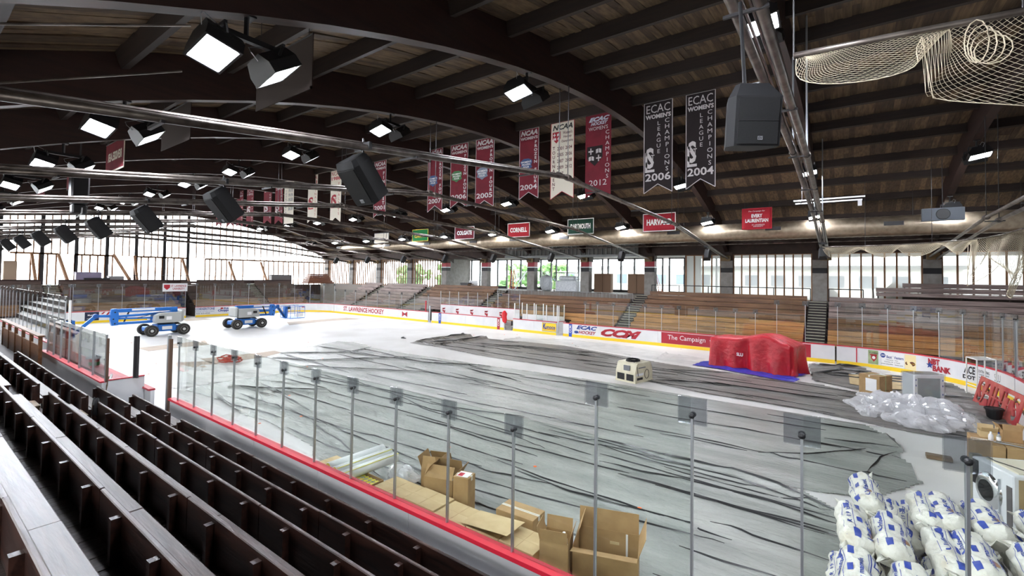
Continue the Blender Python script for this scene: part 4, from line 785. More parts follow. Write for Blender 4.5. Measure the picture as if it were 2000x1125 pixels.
banner('red finalist banner hung alone without a badge', 732, 755, 424, MAROON, GREYL, GREYL, [('NCAA', .06, .94, .02, .095, .05, .25), ("WOMEN'S", .05, .95, .11, .155, .04), (vert('FINALIST'), .7, .92, .2, .78, .04), ('2001', .06, .94, .795, .87, .02)])
for lb, a, b, y in (('ivory finalists banner, the one facing the lone red finalist banner', 648, 668, '1988'), ('ivory finalists banner nearer the small print banner', 604, 622, '1961')): banner(lb, a, b, 434, IVORY, IVORY, LETR, [('NCAA', .06, .94, .02, .1, .0), (y, .06, .94, .12, .19, .03), (vert('FINALISTS'), .7, .9, .24, .86, .0)], mono=(.06, .46, .6, .72))
banner('ivory banner with a grid of small print and a red shield', 558, 576, 436, IVORY, IVORY, LETG, [('1990 1992\n1994 1996\n1998 2000\n2002 2004\n2006 2008', .42, .92, .2, .7, .02), (vert('TOURNAMENT'), .1, .26, .22, .82, .02)], badge=(LETR, LETW, .06, .05, .45, .17, 'shield'), tail=False)
RC = lambda y: [('ECAC', .08, .92, .02, .1, .0), (y, .08, .92, .12, .18, .02), (vert('CHAMPIONS'), .72, .92, .24, .86, .0)]
for lb, a, b, y in (('red league banner touching the small print ivory banner', 540, 555, '2001'), ('red league banner second from the small print ivory banner', 518, 533, '2000'), ('red league banner first of the row past the gap', 485, 498, '1992'), ('red league banner second of the row past the gap', 466, 478, '1989'), ('red league banner third of the row past the gap', 448, 460, '1988'), ('narrow red league banner nearest the end wall', 426, 437, '1987')): banner(lb, a, b, 437 if a > 500 else 442, MAROON, MAROON, GREYL, RC(y), mono=(.06, .46, .6, .72))
# team flags, far side and near side (the near ones face away)
def flag(label, xl, xr, y, zt, hgt, cloth, trim, txt, ltr, shear=0, back=False, sz=(.12, .88, .32, .66)):
    A = onY(xl, 440, y).x if not isinstance(xl, float) else xl; Bq = onY(xr, 440, y).x if not isinstance(xr, float) else xr; Wd = Bq-A
    t = T('team_flag', label, 'flag', (A, y, zt)); mb = MB(); n = 8
    for i in range(n+1):
        for j in (0, 1, 2): mb.v.append((Wd*i/n, .025*math.sin(i*1.3+j)*j*.5, -hgt*j/2-.012*math.sin(i*.8)*j))
    mb.f = [(i*3+j, i*3+j+1, (i+1)*3+j+1, (i+1)*3+j) for i in range(n) for j in (0, 1)]
    c = mb.build('cloth', cloth, t, smooth=True); so = c.modifiers.new('thick', 'SOLIDIFY'); so.thickness = .006
    b = .05; tr = MB()
    for x0, x1, z0, z1 in ((0, Wd, -b, 0), (0, Wd, -hgt, -hgt+b), (0, b, -hgt, 0), (Wd-b, Wd, -hgt, 0)): tr.box(x0, x1, -.036, -.03, z0, z1)
    tr.build('trim', trim, t)
    MB().tube([(0, 0, .01), (Wd, 0, .01)], .018, 6).tube([(.15, 0, .01), (.15, 0, soff(y)+1.1-zt)], .008, 5).tube([(Wd-.15, 0, .01), (Wd-.15, 0, soff(y)+1.1-zt)], .008, 5).build('hanging_rod', DSTEEL, t)
    if txt:
        M = frame((Wd/2, .04 if back else -.04, -hgt*(sz[2]+sz[3])/2), (-1, 0, 0) if back else (1, 0, 0), (0, 0, 1)); add_text(MB(), txt, Wd*(sz[1]-sz[0]), hgt*(sz[3]-sz[2]), M, .04, 1, 1, shear).build('lettering', ltr, t)
    return t
FYT = 31.4
flag('maroon COLGATE flag with white border', 889, 927, FYT, 9.05, 1.15, MAROON, LETW, 'COLGATE', LETW); flag('red CORNELL flag with white border', 992, 1035, FYT, 9.05, 1.2, mat('red_cloth', (176, 30, 44), .8), LETW, 'CORNELL', LETW); flag('dark green DARTMOUTH flag with white border', 1109, 1160, FYT, 9.05, 1.2, DKGREEN, LETW, 'DARTMOUTH', LETW); flag('crimson HARVARD flag with white border', 1256, 1320, FYT, 9.05, 1.25, mat('crimson_cloth', (160, 28, 46), .8), LETW, 'HARVARD', LETW)
t = flag('red campaign flag reading EVERY LAURENTIAN', 1449, 1508, FYT, 8.95, 1.3, mat('red_cloth2', (170, 26, 42), .8), mat('red_cloth2', (170, 26, 42), .8), 'EVERY\nLAURENTIAN', LETW, sz=(.12, .88, .28, .68)); Wd = onY(1508, 440, FYT).x-onY(1449, 440, FYT).x
mb = MB(); add_text(mb, 'The Campaign for', Wd*.55, .1, frame((Wd/2, -.04, -.2), (1, 0, 0), (0, 0, 1)), .0, 1, 1, .3); add_text(mb, 'ST. LAWRENCE\nUNIVERSITY', Wd*.42, .16, frame((Wd*.55, -.04, -1.08), (1, 0, 0), (0, 0, 1)), .0)
mb.build('small_lettering', LETW, t)
flag('green flag with gold lettering and pale patch', 806, 837, FYT, 9.1, 1.2, GREENC, GOLD, 'CLARKSON', GOLD, sz=(.2, .9, .45, .7)); flag('white drooping flag with dark edge', 732, 760, FYT, 9.0, 1.1, IVORY, LETG, '', LETG)
flag('maroon flag seen from behind with reversed RENSSELAER lettering', -21.2, -19.0, 4.5, 8.75, 1.0, MAROON, IVORY, 'RENSSELAER', IVORY, back=False) if False else None
for lb, a, b, m, tx in (('large brown grey flag seen from behind beside the nearest twin floodlight', -10.0, -7.85, BACKC, ''), ('brown grey flag seen from behind under the second near arch', -15.6, -13.5, BACKC, ''), ('maroon flag seen from behind with reversed lettering', -21.1, -19.0, MAROON, 'RENSSELAER'), ('dark maroon flag seen from behind past the lettered one', -27.0, -25.0, MAROON, ''), ('far dark maroon flag seen from behind', -33.5, -31.5, MAROON, '')):
    t = T('team_flag', lb, 'flag', (a, 4.5, 8.95)); Wd = b-a; MB().prism([(0, -1.0), (Wd, -1.0), (Wd, 0), (0, 0)], -.004, .004).build('cloth', m, t); MB().box(Wd-.06, Wd, -.008, .008, -1, 0).box(0, Wd, -.008, .008, -1, -.95).build('trim', IVORY if tx else BACKC, t)
    MB().tube([(0, 0, .01), (Wd, 0, .01)], .018, 6).tube([(.15, 0, .01), (.15, 0, soff(4.5)+1.1-8.95)], .008, 5).tube([(Wd-.15, 0, .01), (Wd-.15, 0, soff(4.5)+1.1-8.95)], .008, 5).build('hanging_rod', DSTEEL, t)
    if tx: add_text(MB(), tx, Wd*.75, .3, frame((Wd/2, -.012, -.48), (-1, 0, 0), (0, 0, 1)), .04).build('lettering', IVORY, t)
# ---- safety nets
NETM = mat('net_cord', (196, 184, 160), .8)
def net_sheet(name, label, top, drop, cell, r, seed, sag=.0, gather=None, pipe_r=.03):
    # top: list of points of the carrying pipe; the net hangs 'drop(u)' below, cords as thin strips
    rnd = random.Random(seed); top = [Vector(p) for p in top]; cum = [0.]
    for a, b in zip(top, top[1:]): cum.append(cum[-1]+(b-a).length)
    def P(s):
        s = min(max(s, 0), cum[-1]-1e-5); i = max(j for j in range(len(top)-1) if cum[j] <= s); return top[i]+(top[i+1]-top[i])*((s-cum[i])/(cum[i+1]-cum[i]))
    Lt = cum[-1]; nu = int(Lt/cell); t = T(name, label, 'net', top[0]); MB().tube(top, pipe_r, 8).build('carrying_pipe', STEEL, t, True, smooth=True)
    def Q(u, v):                                        # u along 0..1, v down 0..1
        p = P(u*Lt); d = drop(u); tan = (P(min(u*Lt+.1, Lt))-P(max(u*Lt-.1, 0))).normalized(); nr = Vector((-tan.y, tan.x, 0))
        f = .13*d*math.sin(v*5+u*17+seed)+.06*math.sin(u*41+v*9)*d
        g = sag*math.sin(u*29+v*3)*v*.3
        return p+nr*(f*v)-Vector((0, 0, d*v))+tan*g
    mb = MB(); dm = max(drop(i/40) for i in range(41)); nv = max(3, int(dm/cell))
    def cord(a, b):
        d = (b-a); x = d.cross(Vector((.3, .9, .2))).normalized()*r; y = d.cross(x).normalized()*r
        mb.add([a+x, a-x*.5+y*.87, a-x*.5-y*.87, b+x, b-x*.5+y*.87, b-x*.5-y*.87], [(0, 1, 4, 3), (1, 2, 5, 4), (2, 0, 3, 5)])
    for i in range(nu):
        for j in range(nv):
            a, b, c, d = Q(i/nu, j/nv), Q((i+1)/nu, j/nv), Q((i+.5)/nu, (j+.5)/nv), None
            cord(a, c); cord(b, c); cord(c, Q(i/nu, (j+1)/nv)); cord(c, Q((i+1)/nu, (j+1)/nv))
    edge = [Q(i/60, 1) for i in range(61)]; 
    stuff(mb.build('mesh_cords', NETM, t, True)); MB().tube(edge, r*2.2, 5).build('edge_rope', NETM, t, True)
    return t, Q
tN, QN = net_sheet('safety_net', 'bunched cord safety net on a pipe over the near corner', [(-.38, 5.0, 6.69), (.36, 5.0, 6.66), (1.1, 5.0, 6.62), (2.2, 5.2, 6.6), (3.4, 5.8, 6.6)], lambda u: (.02+.32*math.sin(min(u/.27, 1)*math.pi)**.7 if u < .27 else .55+.25*math.sin((u-.27)*9)), .045, .0017, 2, .5)
c = onY(1905, 80, 5.0); mb = MB()
for k in range(4): mb.tube([(c.x+(.07+.012*k)*math.cos(i*.52+k)+.03*k, c.y-.04, c.z-.02-.03*k+(.17-.02*k)*math.sin(i*.52+k)) for i in range(14)], .0045, 5)
mb.build('rope_coil', NETM, tN, True)
zt = 6.42; far_top = [Vector((-1.0, 30.6, zt))]+[Vector((x, 30.6, zt)) for x in (.0, .9)]+[Vector((X1-RR+5.3*math.cos(R(a)), Y1-RR+5.3*math.sin(R(a)), zt)) for a in (75, 60, 45, 30, 15, 0)]+[Vector((X1-.3, 20, zt))]
tF, QF = net_sheet('safety_net', 'fine white safety net swagged round the far corner', far_top, lambda u: .12+.5*abs(math.sin(u*26)) if u < .5 else 1.1+1.3*abs(math.sin(u*11)), .12, .0055, 5, .9)
for i, (x, y) in enumerate(((-1.0, 30.6), (.9, 30.6), (X1-RR+5.3*math.cos(R(45)), Y1-RR+5.3*math.sin(R(45))), (X1-.3, 22))): MB().tube([(x, y, zt), (x, y, soff(y)+1.1)], .012, 5).build('hanger', DSTEEL, tF, True)
for x in (-.38, 1.1, 3.4): MB().tube([(x, 5.0 if x < 3 else 5.8, 6.65), (x, 5.0 if x < 3 else 5.8, soff(5)+1.1)], .008, 5).build('hanger', DSTEEL, tN, True)
# slim conduits below the near roof
for (a, b, x, lb) in (((-60, 46), (372, 50), -5.6, 'thin conduit strung under the nearest roof bay'), ((-60, 166), (355, 139), -6.6, 'thin rod strung below the first near arch')):
    A = onX(*a, x); Bq = onX(*b, x); tag(MB().tube([A, Bq], .012, 6).build('conduit', STEEL), lb, 'conduit')
# ================= on the rink floor =================
def G(px, py, z=0.): return onZ(px, py, z)
def inpoly(x, y, P):
    c = False; n = len(P)
    for i in range(n):
        (x1, y1), (x2, y2) = P[i], P[(i+1) % n]
        if (y1 > y) != (y2 > y) and x < (x2-x1)*(y-y1)/(y2-y1)+x1: c = not c
    return c
PLAST = mat('black_film', (164, 166, 160), .25, rgb2=(140, 143, 138), scale=.8, stretch=(.5, 2, 1), detail=6, bump=.8, bscale=7, bstretch=(.7, 1.8, 1), spec=.9)
PLASTD = mat('black_film_dark', (100, 98, 94), .36, rgb2=(132, 126, 120), scale=1.2, stretch=(.5, 2, 1), detail=6, bump=.7, bscale=6, bstretch=(.6, 2, 1), spec=.6)
CREASE = mat('film_crease', (26, 26, 27), .3, spec=.6)
def runs(seed, x0, x1, ys, dy=.12):
    r_ = random.Random(seed); out = []
    for y in ys:
        x = x0+r_.uniform(0, 2); yy = y
        while x < x1-1:
            L = r_.uniform(2.5, 7); pl = [(x, yy)]; a = r_.gauss(0, .03)
            for k in range(6): a += r_.gauss(0, .025); pl.append((pl[-1][0]+L/6, pl[-1][1]+L/6*math.tan(a)))
            out.append(pl); x += L+r_.uniform(-1, 1.2); yy = y+r_.uniform(-dy, dy)
    return out
WFILM = mat('white_film', (214, 212, 208), .4, rgb2=(198, 196, 192), scale=1.5, detail=6, bump=.5, bscale=4, spec=.5)
def sheet(name, label, pts, m, seed, cell=.085, nf=26, extra=(), hmax=.05, z0=.008, cat='plastic sheet', ang=0.06, wid=.05, fm=None, lines=(), fw=.55):
    rnd = random.Random(seed); P = [(p.x, p.y) if isinstance(p, Vector) else p for p in pts]
    xa, xb = min(p[0] for p in P), max(p[0] for p in P); ya, yb = min(p[1] for p in P), max(p[1] for p in P)
    folds = []
    for i in range(nf):
        x, y = rnd.uniform(xa, xb-1), rnd.uniform(ya, yb); L = rnd.uniform(1.5, 7); a = rnd.gauss(0, ang)+rnd.choice((0, 0, 0, .35, -.3))*rnd.random(); pl = [(x, y)]
        for k in range(5): a += rnd.gauss(0, .06); pl.append((pl[-1][0]+L/5*math.cos(a), pl[-1][1]+L/5*math.sin(a)))
        folds.append((pl, rnd.uniform(.35, 1)*hmax, rnd.uniform(.7, 1.3)*wid))
    for pl, h, w in extra: folds.append(([(p.x, p.y) for p in pl], h, w))
    segs = []
    for pl, h, w in folds:
        for k, (a, b) in enumerate(zip(pl, pl[1:])):
            t0 = k/(len(pl)-1); segs.append((a, b, h*(1-.3*abs(2*t0-1)), w))
    bins = {}
    for s in segs:
        (x1, y1), (x2, y2) = s[0], s[1]; w = s[3]*3
        for i in range(int((min(x1, x2)-w)//.5), int((max(x1, x2)+w)//.5)+1):
            for j in range(int((min(y1, y2)-w)//.5), int((max(y1, y2)+w)//.5)+1): bins.setdefault((i, j), []).append(s)
    ph = [rnd.uniform(0, 6) for _ in range(4)]
    def hgt(x, y):
        z = .006*(math.sin(x*1.1+ph[0])*math.sin(y*2.3+ph[1])+1)+.004*math.sin(y*7+x*.9+ph[2])
        for (a, b, h, w) in bins.get((int(x//.5), int(y//.5)), ()):
            dx, dy = b[0]-a[0], b[1]-a[1]; t = ((x-a[0])*dx+(y-a[1])*dy)/(dx*dx+dy*dy+1e-9)
            if -.1 < t < 1.1: d = abs((x-a[0])*dy-(y-a[1])*dx)/math.hypot(dx, dy); z = max(z, h*math.exp(-(d/w)**2))
        return z
    nx, ny = int((xb-xa)/cell)+1, int((yb-ya)/(cell*.62))+1; idx = {}; mb = MB()
    def vid(i, j):
        if (i, j) not in idx:
            x, y = xa+i*cell, ya+j*cell*.62; idx[i, j] = len(mb.v); mb.v.append((x, y, z0+max(0, hgt(x, y))))
        return idx[i, j]
    for i in range(nx):
        for j in range(ny):
            if inpoly(xa+(i+.5)*cell, ya+(j+.5)*cell*.62, P): mb.f.append((vid(i, j), vid(i+1, j), vid(i+1, j+1), vid(i, j+1)))
    o = mb.build(name, m, smooth=True)
    if fm:                                             # doubled-over creases: thin raised ribbons of the same film, opaque where it is folded
        fb_ = MB()
        for pl, h, w in folds[:nf:4]+folds[nf:]+[(q, .05, .05) for q in lines]:
            Pn = []
            for (a, b) in zip(pl, pl[1:]):
                n_ = max(2, int(math.hypot(b[0]-a[0], b[1]-a[1])/.16))
                Pn += [(a[0]+(b[0]-a[0])*k/n_, a[1]+(b[1]-a[1])*k/n_) for k in range(n_)]
            Pn.append(pl[-1]); run = []
            def flush(run):
                if len(run) < 4: return
                o_ = len(fb_.v); n_ = len(run); r1 = rnd.uniform(0, 9)
                for k, (x, y) in enumerate(run):
                    q = run[min(k+1, n_-1)]; p = run[max(k-1, 0)]; dx, dy = q[0]-p[0], q[1]-p[1]; l = math.hypot(dx, dy)+1e-9; nx_, ny_ = -dy/l, dx/l
                    ww = w*fw*(.35+.65*abs(math.sin(k*.31+r1)))*min(1, k/3+.1, (n_-1-k)/3+.1); wy = .018*math.sin(k*.3+r1)+.01*math.sin(k*.9+r1*2)
                    z = z0+max(0, hgt(x+nx_*wy, y+ny_*wy))
                    fb_.v += [(x+nx_*(wy-ww), y+ny_*(wy-ww), z+.004), (x+nx_*wy, y+ny_*wy, z+.012+ww*.55), (x+nx_*(wy+ww*.7), y+ny_*(wy+ww*.7), z+.004)]
                fb_.f += [(o_+3*k+j, o_+3*k+3+j, o_+3*k+4+j, o_+3*k+1+j) for k in range(n_-1) for j in (0, 1)]
            for (x, y) in Pn:
                if inpoly(x, y, P): run.append((x, y))
                else: flush(run); run = []
            flush(run)
        if fb_.v: stuff(fb_.build('creases', fm, o))
    return tag(o, label, cat)
px_ = lambda L: [G(*q) for q in L]
sheet('plastic_sheet', 'middle black plastic floor sheet between the two pale floor strips', px_([(520, 697), (560, 687), (600, 678), (660, 667), (690, 669), (715, 674), (725, 680), (940, 713), (1160, 743), (1370, 778), (1570, 810), (1690, 831), (1728, 850), (1745, 858), (1763, 880), (1757, 893), (1775, 905), (1783, 920), (1800, 945), (1700, 975), (1600, 962), (1530, 950), (1440, 925), (1300, 893), (1180, 863), (1000, 812), (850, 778), (700, 742), (605, 722), (570, 715), (545, 706)]), PLAST, 11, .09, 46,
      [(px_([(760, 700), (850, 712), (948, 717)]), .08, .06), (px_([(1480, 887), (1590, 892), (1690, 882)]), .07, .05), (px_([(1690, 930), (1720, 900), (1750, 888)]), .08, .06), (px_([(1610, 860), (1700, 872), (1755, 880)]), .07, .05), (px_([(1730, 852), (1760, 880)]), .1, .08), (px_([(540, 700), (620, 706), (700, 702), (800, 700)]), .08, .05), (px_([(560, 690), (680, 690), (735, 677)]), .07, .05), (px_([(600, 716), (700, 722), (820, 728), (950, 750)]), .07, .05)], .045, .012, fm=CREASE, lines=runs(1, -25, 1.5, [13.1, 15.2, 17.2], .6))
sheet('plastic_sheet', 'near black plastic floor sheet beside the cardboard cartons', px_([(362, 763), (400, 752), (470, 742), (560, 728), (620, 724), (700, 738), (850, 774), (1000, 808), (1175, 858), (1440, 922), (1570, 960), (1640, 1000), (1650, 1125)])+[(-.3, 5.6), (-9.2, 5.6)]+px_([(610, 872), (520, 822), (480, 812), (455, 800), (430, 783), (400, 772)]), PLAST, 12, .075, 54,
      [(px_([(1165, 862), (1300, 895), (1430, 925), (1520, 955), (1640, 1010)]), .12, .08), (px_([(1180, 875), (1300, 905), (1450, 945), (1600, 1000)]), .09, .06), (px_([(1170, 905), (1330, 940), (1500, 985), (1640, 1030)]), .07, .05), (px_([(420, 770), (450, 800), (462, 805)]), .1, .09), (px_([(455, 755), (540, 762), (640, 765)]), .08, .06), (px_([(720, 880), (800, 915), (900, 955), (1000, 985)]), .07, .05), (px_([(1010, 925), (1100, 960), (1200, 990), (1350, 1030)]), .08, .05), (px_([(860, 890), (960, 925), (1090, 955)]), .06, .04)], .05, .006, wid=.045, fm=CREASE, lines=runs(2, -20, 0, [6.2, 7.1, 8.0, 9.2, 10.3, 11.0, 11.4, 11.7], .2))
sheet('plastic_sheet', 'far black plastic floor sheet running under the red covered machine', px_([(800, 670), (850, 659), (880, 655), (910, 657), (960, 662), (1100, 675), (1250, 702), (1310, 712), (1380, 722), (1500, 740), (1590, 750), (1640, 760), (1720, 775), (1780, 800), (1850, 830), (1910, 845), (1960, 856), (2000, 872), (1990, 880), (1860, 858), (1770, 843), (1690, 826), (1570, 801), (1370, 768), (1230, 738), (1160, 728), (940, 695), (860, 679)]), PLASTD, 13, .1, 46,
      [(px_([(820, 668), (880, 660), (930, 657)]), .2, .16), (px_([(840, 672), (900, 668), (955, 660)]), .18, .12), (px_([(850, 676), (880, 672)]), .16, .1), (px_([(930, 672), (1050, 682), (1150, 694)]), .1, .07), (px_([(1000, 676), (1150, 690), (1260, 712)]), .09, .07), (px_([(1280, 745), (1400, 752), (1520, 770), (1640, 786)]), .09, .07)], .06, .01, wid=.06, fm=CREASE, lines=runs(3, -24, 3, [19.7, 21.4, 22.6, 23.6], .4))
sheet('plastic_sheet', 'rumpled black plastic sheet behind the cartons at the curved boards', px_([(1580, 716), (1640, 720), (1720, 732), (1800, 737), (1870, 757), (1900, 772), (1950, 782), (1985, 820), (2000, 840), (1930, 838), (1900, 810), (1850, 800), (1780, 785), (1700, 768), (1650, 757), (1600, 746), (1588, 745)]), PLASTD, 14, .1, 40, [(px_([(1585, 718), (1640, 722), (1720, 730)]), .25, .15), (px_([(1590, 735), (1640, 728), (1700, 737)]), .2, .12)], .11, .022, wid=.08, fm=CREASE, fw=.8)
sheet('plastic_sheet', 'white plastic film rumpled on the floor below the campaign boards', px_([(980, 665), (1010, 660), (1100, 663), (1200, 672), (1300, 690), (1378, 700), (1370, 715), (1300, 705), (1200, 690), (1100, 672)]), WFILM, 15, .09, 22, [(px_([(985, 664), (1010, 661), (1035, 656)]), .12, .09), (px_([(1285, 676), (1300, 690), (1285, 700)]), .12, .08), (px_([(1310, 700), (1330, 692)]), .1, .08)], .07, .004, ang=.6)
sheet('plastic_sheet', 'white plastic film along the floor between the machine and curved boards', px_([(1560, 712), (1600, 713), (1660, 714), (1735, 720), (1738, 729), (1650, 722), (1565, 716)]), WFILM, 16, .09, 12, (), .06, .004, ang=.5)
sheet('plastic_sheet', 'white plastic film spread on the floor before the players bench gate', px_([(300, 735), (345, 715), (430, 712), (500, 705), (600, 722), (500, 738), (420, 748), (345, 760), (310, 750)]), WFILM, 17, .1, 26, (), .05, .004, ang=.35)
PALEB = mat('hardboard', (196, 178, 160), .7, rgb2=(184, 168, 152), scale=1.5)
for i, (lb, P) in enumerate((('pinkish hardboard sheet laid next to the middle plastic sheet', [(500, 690), (536, 685), (566, 693), (505, 699)]), ('long hardboard sheets under the orange rope coil', [(391, 701), (440, 696), (498, 690), (506, 699), (430, 708), (418, 712)]), ('hardboard sheet with a dark edge near the players bench', [(343, 708), (405, 706), (425, 711), (402, 718), (345, 716)]), ('hardboard track beside the first blue lift', [(270, 680), (330, 673), (400, 665), (409, 673), (340, 680), (290, 686)]), ('faded hardboard track under the lift basket', [(560, 629), (676, 620.5), (705, 623), (640, 627), (565, 635)]), ('hardboard square by the end boards behind the lifts', [(355, 624), (400, 621), (414, 624), (365, 627)]))):
    v = px_(P); mb = MB(); n = len(v); mb.add([(p.x, p.y, .0) for p in v]+[(p.x, p.y, .012) for p in v], [tuple(range(n)), tuple(range(2*n-1, n-1, -1))]+[(k, k+n, (k+1) % n+n, (k+1) % n) for k in range(n)]); tag(mb.build('floor_board', PALEB), lb, 'board')
OR = mat('orange_tape', (240, 110, 40), .6); dm = None
for q in [(877, 877), (853, 890), (1249, 997), (1517, 968), (565, 775), (588, 816), (500, 827), (507, 830), (1045, 915), (1118, 672), (925, 656), (215, 690), (305, 712), (290, 733), (257, 671), (630, 702), (985, 655), (1010, 655), (1330, 683), (1690, 712), (1715, 744), (1855, 898), (602, 670), (600, 718)]:
    p = G(*q); r_ = .03+.0008*(1000-q[1])*.12
    if dm is None: dm = MB().lathe([(.04, 0), (.045, .004), (.03, .012)], 10).build('tmp', OR); me = dm.data; bpy.data.objects.remove(dm)
    tag(obj_of(me, 'floor_marker', None, Matrix.Translation((p.x, p.y, .045 if p.y > 5 else 0)) @ Matrix.Scale(1.0, 4)), 'small orange marker dot stuck to the rink floor covering', 'marker', 'orange floor markers')
# ---- boom lifts
LB = mat('lift_blue', (38, 112, 196), .4); LBD = mat('lift_blue_dark', (24, 84, 160), .45); LG = mat('lift_grey', (172, 174, 172), .5); RIM = mat('wheel_rim', (200, 200, 196), .45)
def boom_lift(label, base, ydir, blen, jib, bask, tall):
    t = T('boom_lift', label, 'boom lift', base, R(90)*ydir)      # local x = boom direction
    for u in (-.95, .95):
        for w in (-.78, .78):
            Mw = Matrix.Translation((u, w, .4)) @ Matrix.Rotation(R(90), 4, 'X')
            wo = MB().lathe([(.2, -.15), (.34, -.17), (.39, -.13), (.4, 0), (.39, .13), (.34, .17), (.2, .15)], 24, Mw).build('wheel', RUB, t)
            MB().lathe([(.03, -.16), (.09, -.165), (.1, -.12), (.21, -.13), (.23, -.165), (.23, .165), (.21, .13), (.1, .12), (.09, .165), (.03, .16)], 20, Mw).build('rim', RIM, wo)
            MB().box(u-.16, u+.16, (-.62 if w < 0 else .36), (-.36 if w < 0 else .62), .3, .52).build('axle_arm', LBD, t)
    MB().bev(-.55, .55, -.62, .62, .3, .78, .04).build('chassis', LB, t); MB().bev(-1.2, -.55, -.4, .4, .36, .66, .04).build('rear_frame', LB, t); MB().bev(.55, 1.2, -.4, .4, .36, .66, .04).build('front_frame', LB, t)
    MB().box(-.3, .3, -.632, -.62, .42, .66).box(-.3, .3, .62, .632, .42, .66).build('decal_plate', PAPER, t)
    MB().lathe([(.45, 0), (.5, .03), (.5, .12), (.45, .15)], 24, Matrix.Translation((-.1, 0, .77))).build('slew_ring', BLACK, t)
    for s in (-1, 1):
        c = MB().prism([(-.8, .92), (.75, .92), (.78, 1.1), (.72, 1.45), (.4, 1.6), (-.8, 1.62)], .26*s if s > 0 else -.82, .82 if s > 0 else .26*s).build('engine_cover', LG, t)
        MB().box(-.2, .12, .82*s-.004*(s < 0)-.0, .82*s+.008*s if s > 0 else .82*s+.002, 1.12, 1.36).build('decal', PAPER, c) if s > 0 else MB().box(-.2, .12, -.832, -.82, 1.12, 1.36).build('decal', PAPER, c)
        MB().box(.25, .55, .82, .834, 1.22, 1.42).build('panel_window', BLACK, c) if s > 0 else MB().box(.25, .55, -.834, -.82, 1.22, 1.42).build('panel_window', BLACK, c)
    MB().bev(-1.02, -.8, -.7, .7, .95, 1.75, .08).build('counterweight', LG, t); MB().box(-.75, .7, -.26, .26, .92, 1.3).build('turntable', LBD, t)
    z = tall
    MB().box(-.75, -.35, -.14, .14, 1.3, z+.12).build('riser', LB, t)
    MB().bev(-.7, blen, -.11, .11, z-.12, z+.12, .02).build('main_boom', LB, t); MB().box(.6, 1.9, -.115, .115, z-.03, z+.09).build('boom_decal', PAPER, t)
    MB().beam((-.5, 0, z-.25), (blen-.15, 0, z-.4), .18, .16).build('upper_tower_arm', LB, t); MB().beam((.1, 0, 1.0), (blen-.1, 0, .98), .2, .17).build('lower_tower_arm', LB, t); MB().beam((.2, 0, 1.25), (blen-.1, 0, 1.32), .14, .12).build('tower_link', LB, t)
    MB().prism([(blen-.38, .88), (blen-.05, .86), (blen+.02, 1.2), (blen+.02, z-.02), (blen-.12, z+.14), (blen-.3, z+.14), (blen-.4, z-.2)], -.15, .15).build('knuckle', LB, t)
    for u, zz in ((-.2, 1.0), (-.2, z-.1), (-.12, 1.3)): MB().lathe([(.03, -.18), (.045, -.17), (.045, .17), (.03, .18)], 12, Matrix.Translation((blen+u, 0, zz)) @ Matrix.Rotation(R(90), 4, 'X')).build('pivot_pin', BLACK, t)
    MB().tube([(blen-.75, -.17, 1.02), (blen-1.05, -.17, z)], .05, 8).build('lift_cylinder', BLACK, t); MB().tube([(blen-1.4, .16, 1.3), (.3, .16, z-.2), (-.3, .15, z-.3)], .02, 6).build('hose', BLACK, t)
    (ju, jz), (ku, kz) = jib
    MB().beam((blen-.1, 0, z-.35), (ju, 0, jz), .16, .17).build('jib_link', LB, t); MB().beam((ju-.05, 0, jz+.05), (ku, 0, kz), .15, .2).build('jib', LB, t); MB().lathe([(.1, -.14), (.15, -.13), (.15, .13), (.1, .14)], 14, Matrix.Translation((ju, 0, jz)) @ Matrix.Rotation(R(90), 4, 'X')).build('jib_pivot', LBD, t)
    MB().tube([(ju, -.1, jz-.1), (ku, -.1, kz-.05)], .03, 6).build('jib_cylinder', BLACK, t)
    bu, bz, bl = bask                                     # basket floor start, height, length
    b = MB().box(bu, bu+bl, -.85, .85, bz, bz+.06).build('basket_floor', LB, t)
    for zz in (bz+.5, bz+1.05): MB().tube([(bu, -.85, zz), (bu+bl, -.85, zz), (bu+bl, .85, zz), (bu, .85, zz), (bu, -.85, zz)], .022, 6).build('basket_rail', LB, t)
    for u, w in ((0, -.85), (bl/2, -.85), (bl, -.85), (bl, 0), (bl, .85), (bl/2, .85), (0, .85), (0, .3), (0, -.3)): MB().tube([(bu+u, w, bz+.05), (bu+u, w, bz+1.05)], .02, 6).build('basket_post', LB, t)
    MB().beam((ku, 0, kz), (bu+.02, 0, bz+.15), .2, .2).box(bu-.12, bu+.02, -.2, .2, bz, bz+1.0).build('basket_mount', LB, t); MB().bev(bu+.03, bu+.3, -.3, .3, bz+.82, bz+1.12, .04).build('control_box', BLACK, t)
    MB().box(bu+bl*.35, bu+bl*.9, -.862, -.85, bz+.15, bz+.45).build('manual_box', PAPER, t)
    for u in (-.9, .9): MB().tube([(u, -.3, .66), (u, .3, .66)], .03, 6).build('tie_rod', DSTEEL, t)
    return t
a = G(322, 656); boom_lift('blue articulated boom lift with jib reaching towards the glass corner', (a.x-.9, (onZ(290, 656).y+onZ(354, 652).y)/2, 0), -1, 3.0, ((3.75, 1.55), (4.75, .5)), (4.9, .32, .8), 1.85)
a = G(486, 642); boom_lift('blue articulated boom lift with raised railed basket by the lettered boards', (a.x-.9, (onZ(460, 643).y+onZ(512, 640).y)/2, 0), 1, 2.35, ((2.6, 1.65), (3.25, .7)), (3.35, .55, 1.3), 1.72)
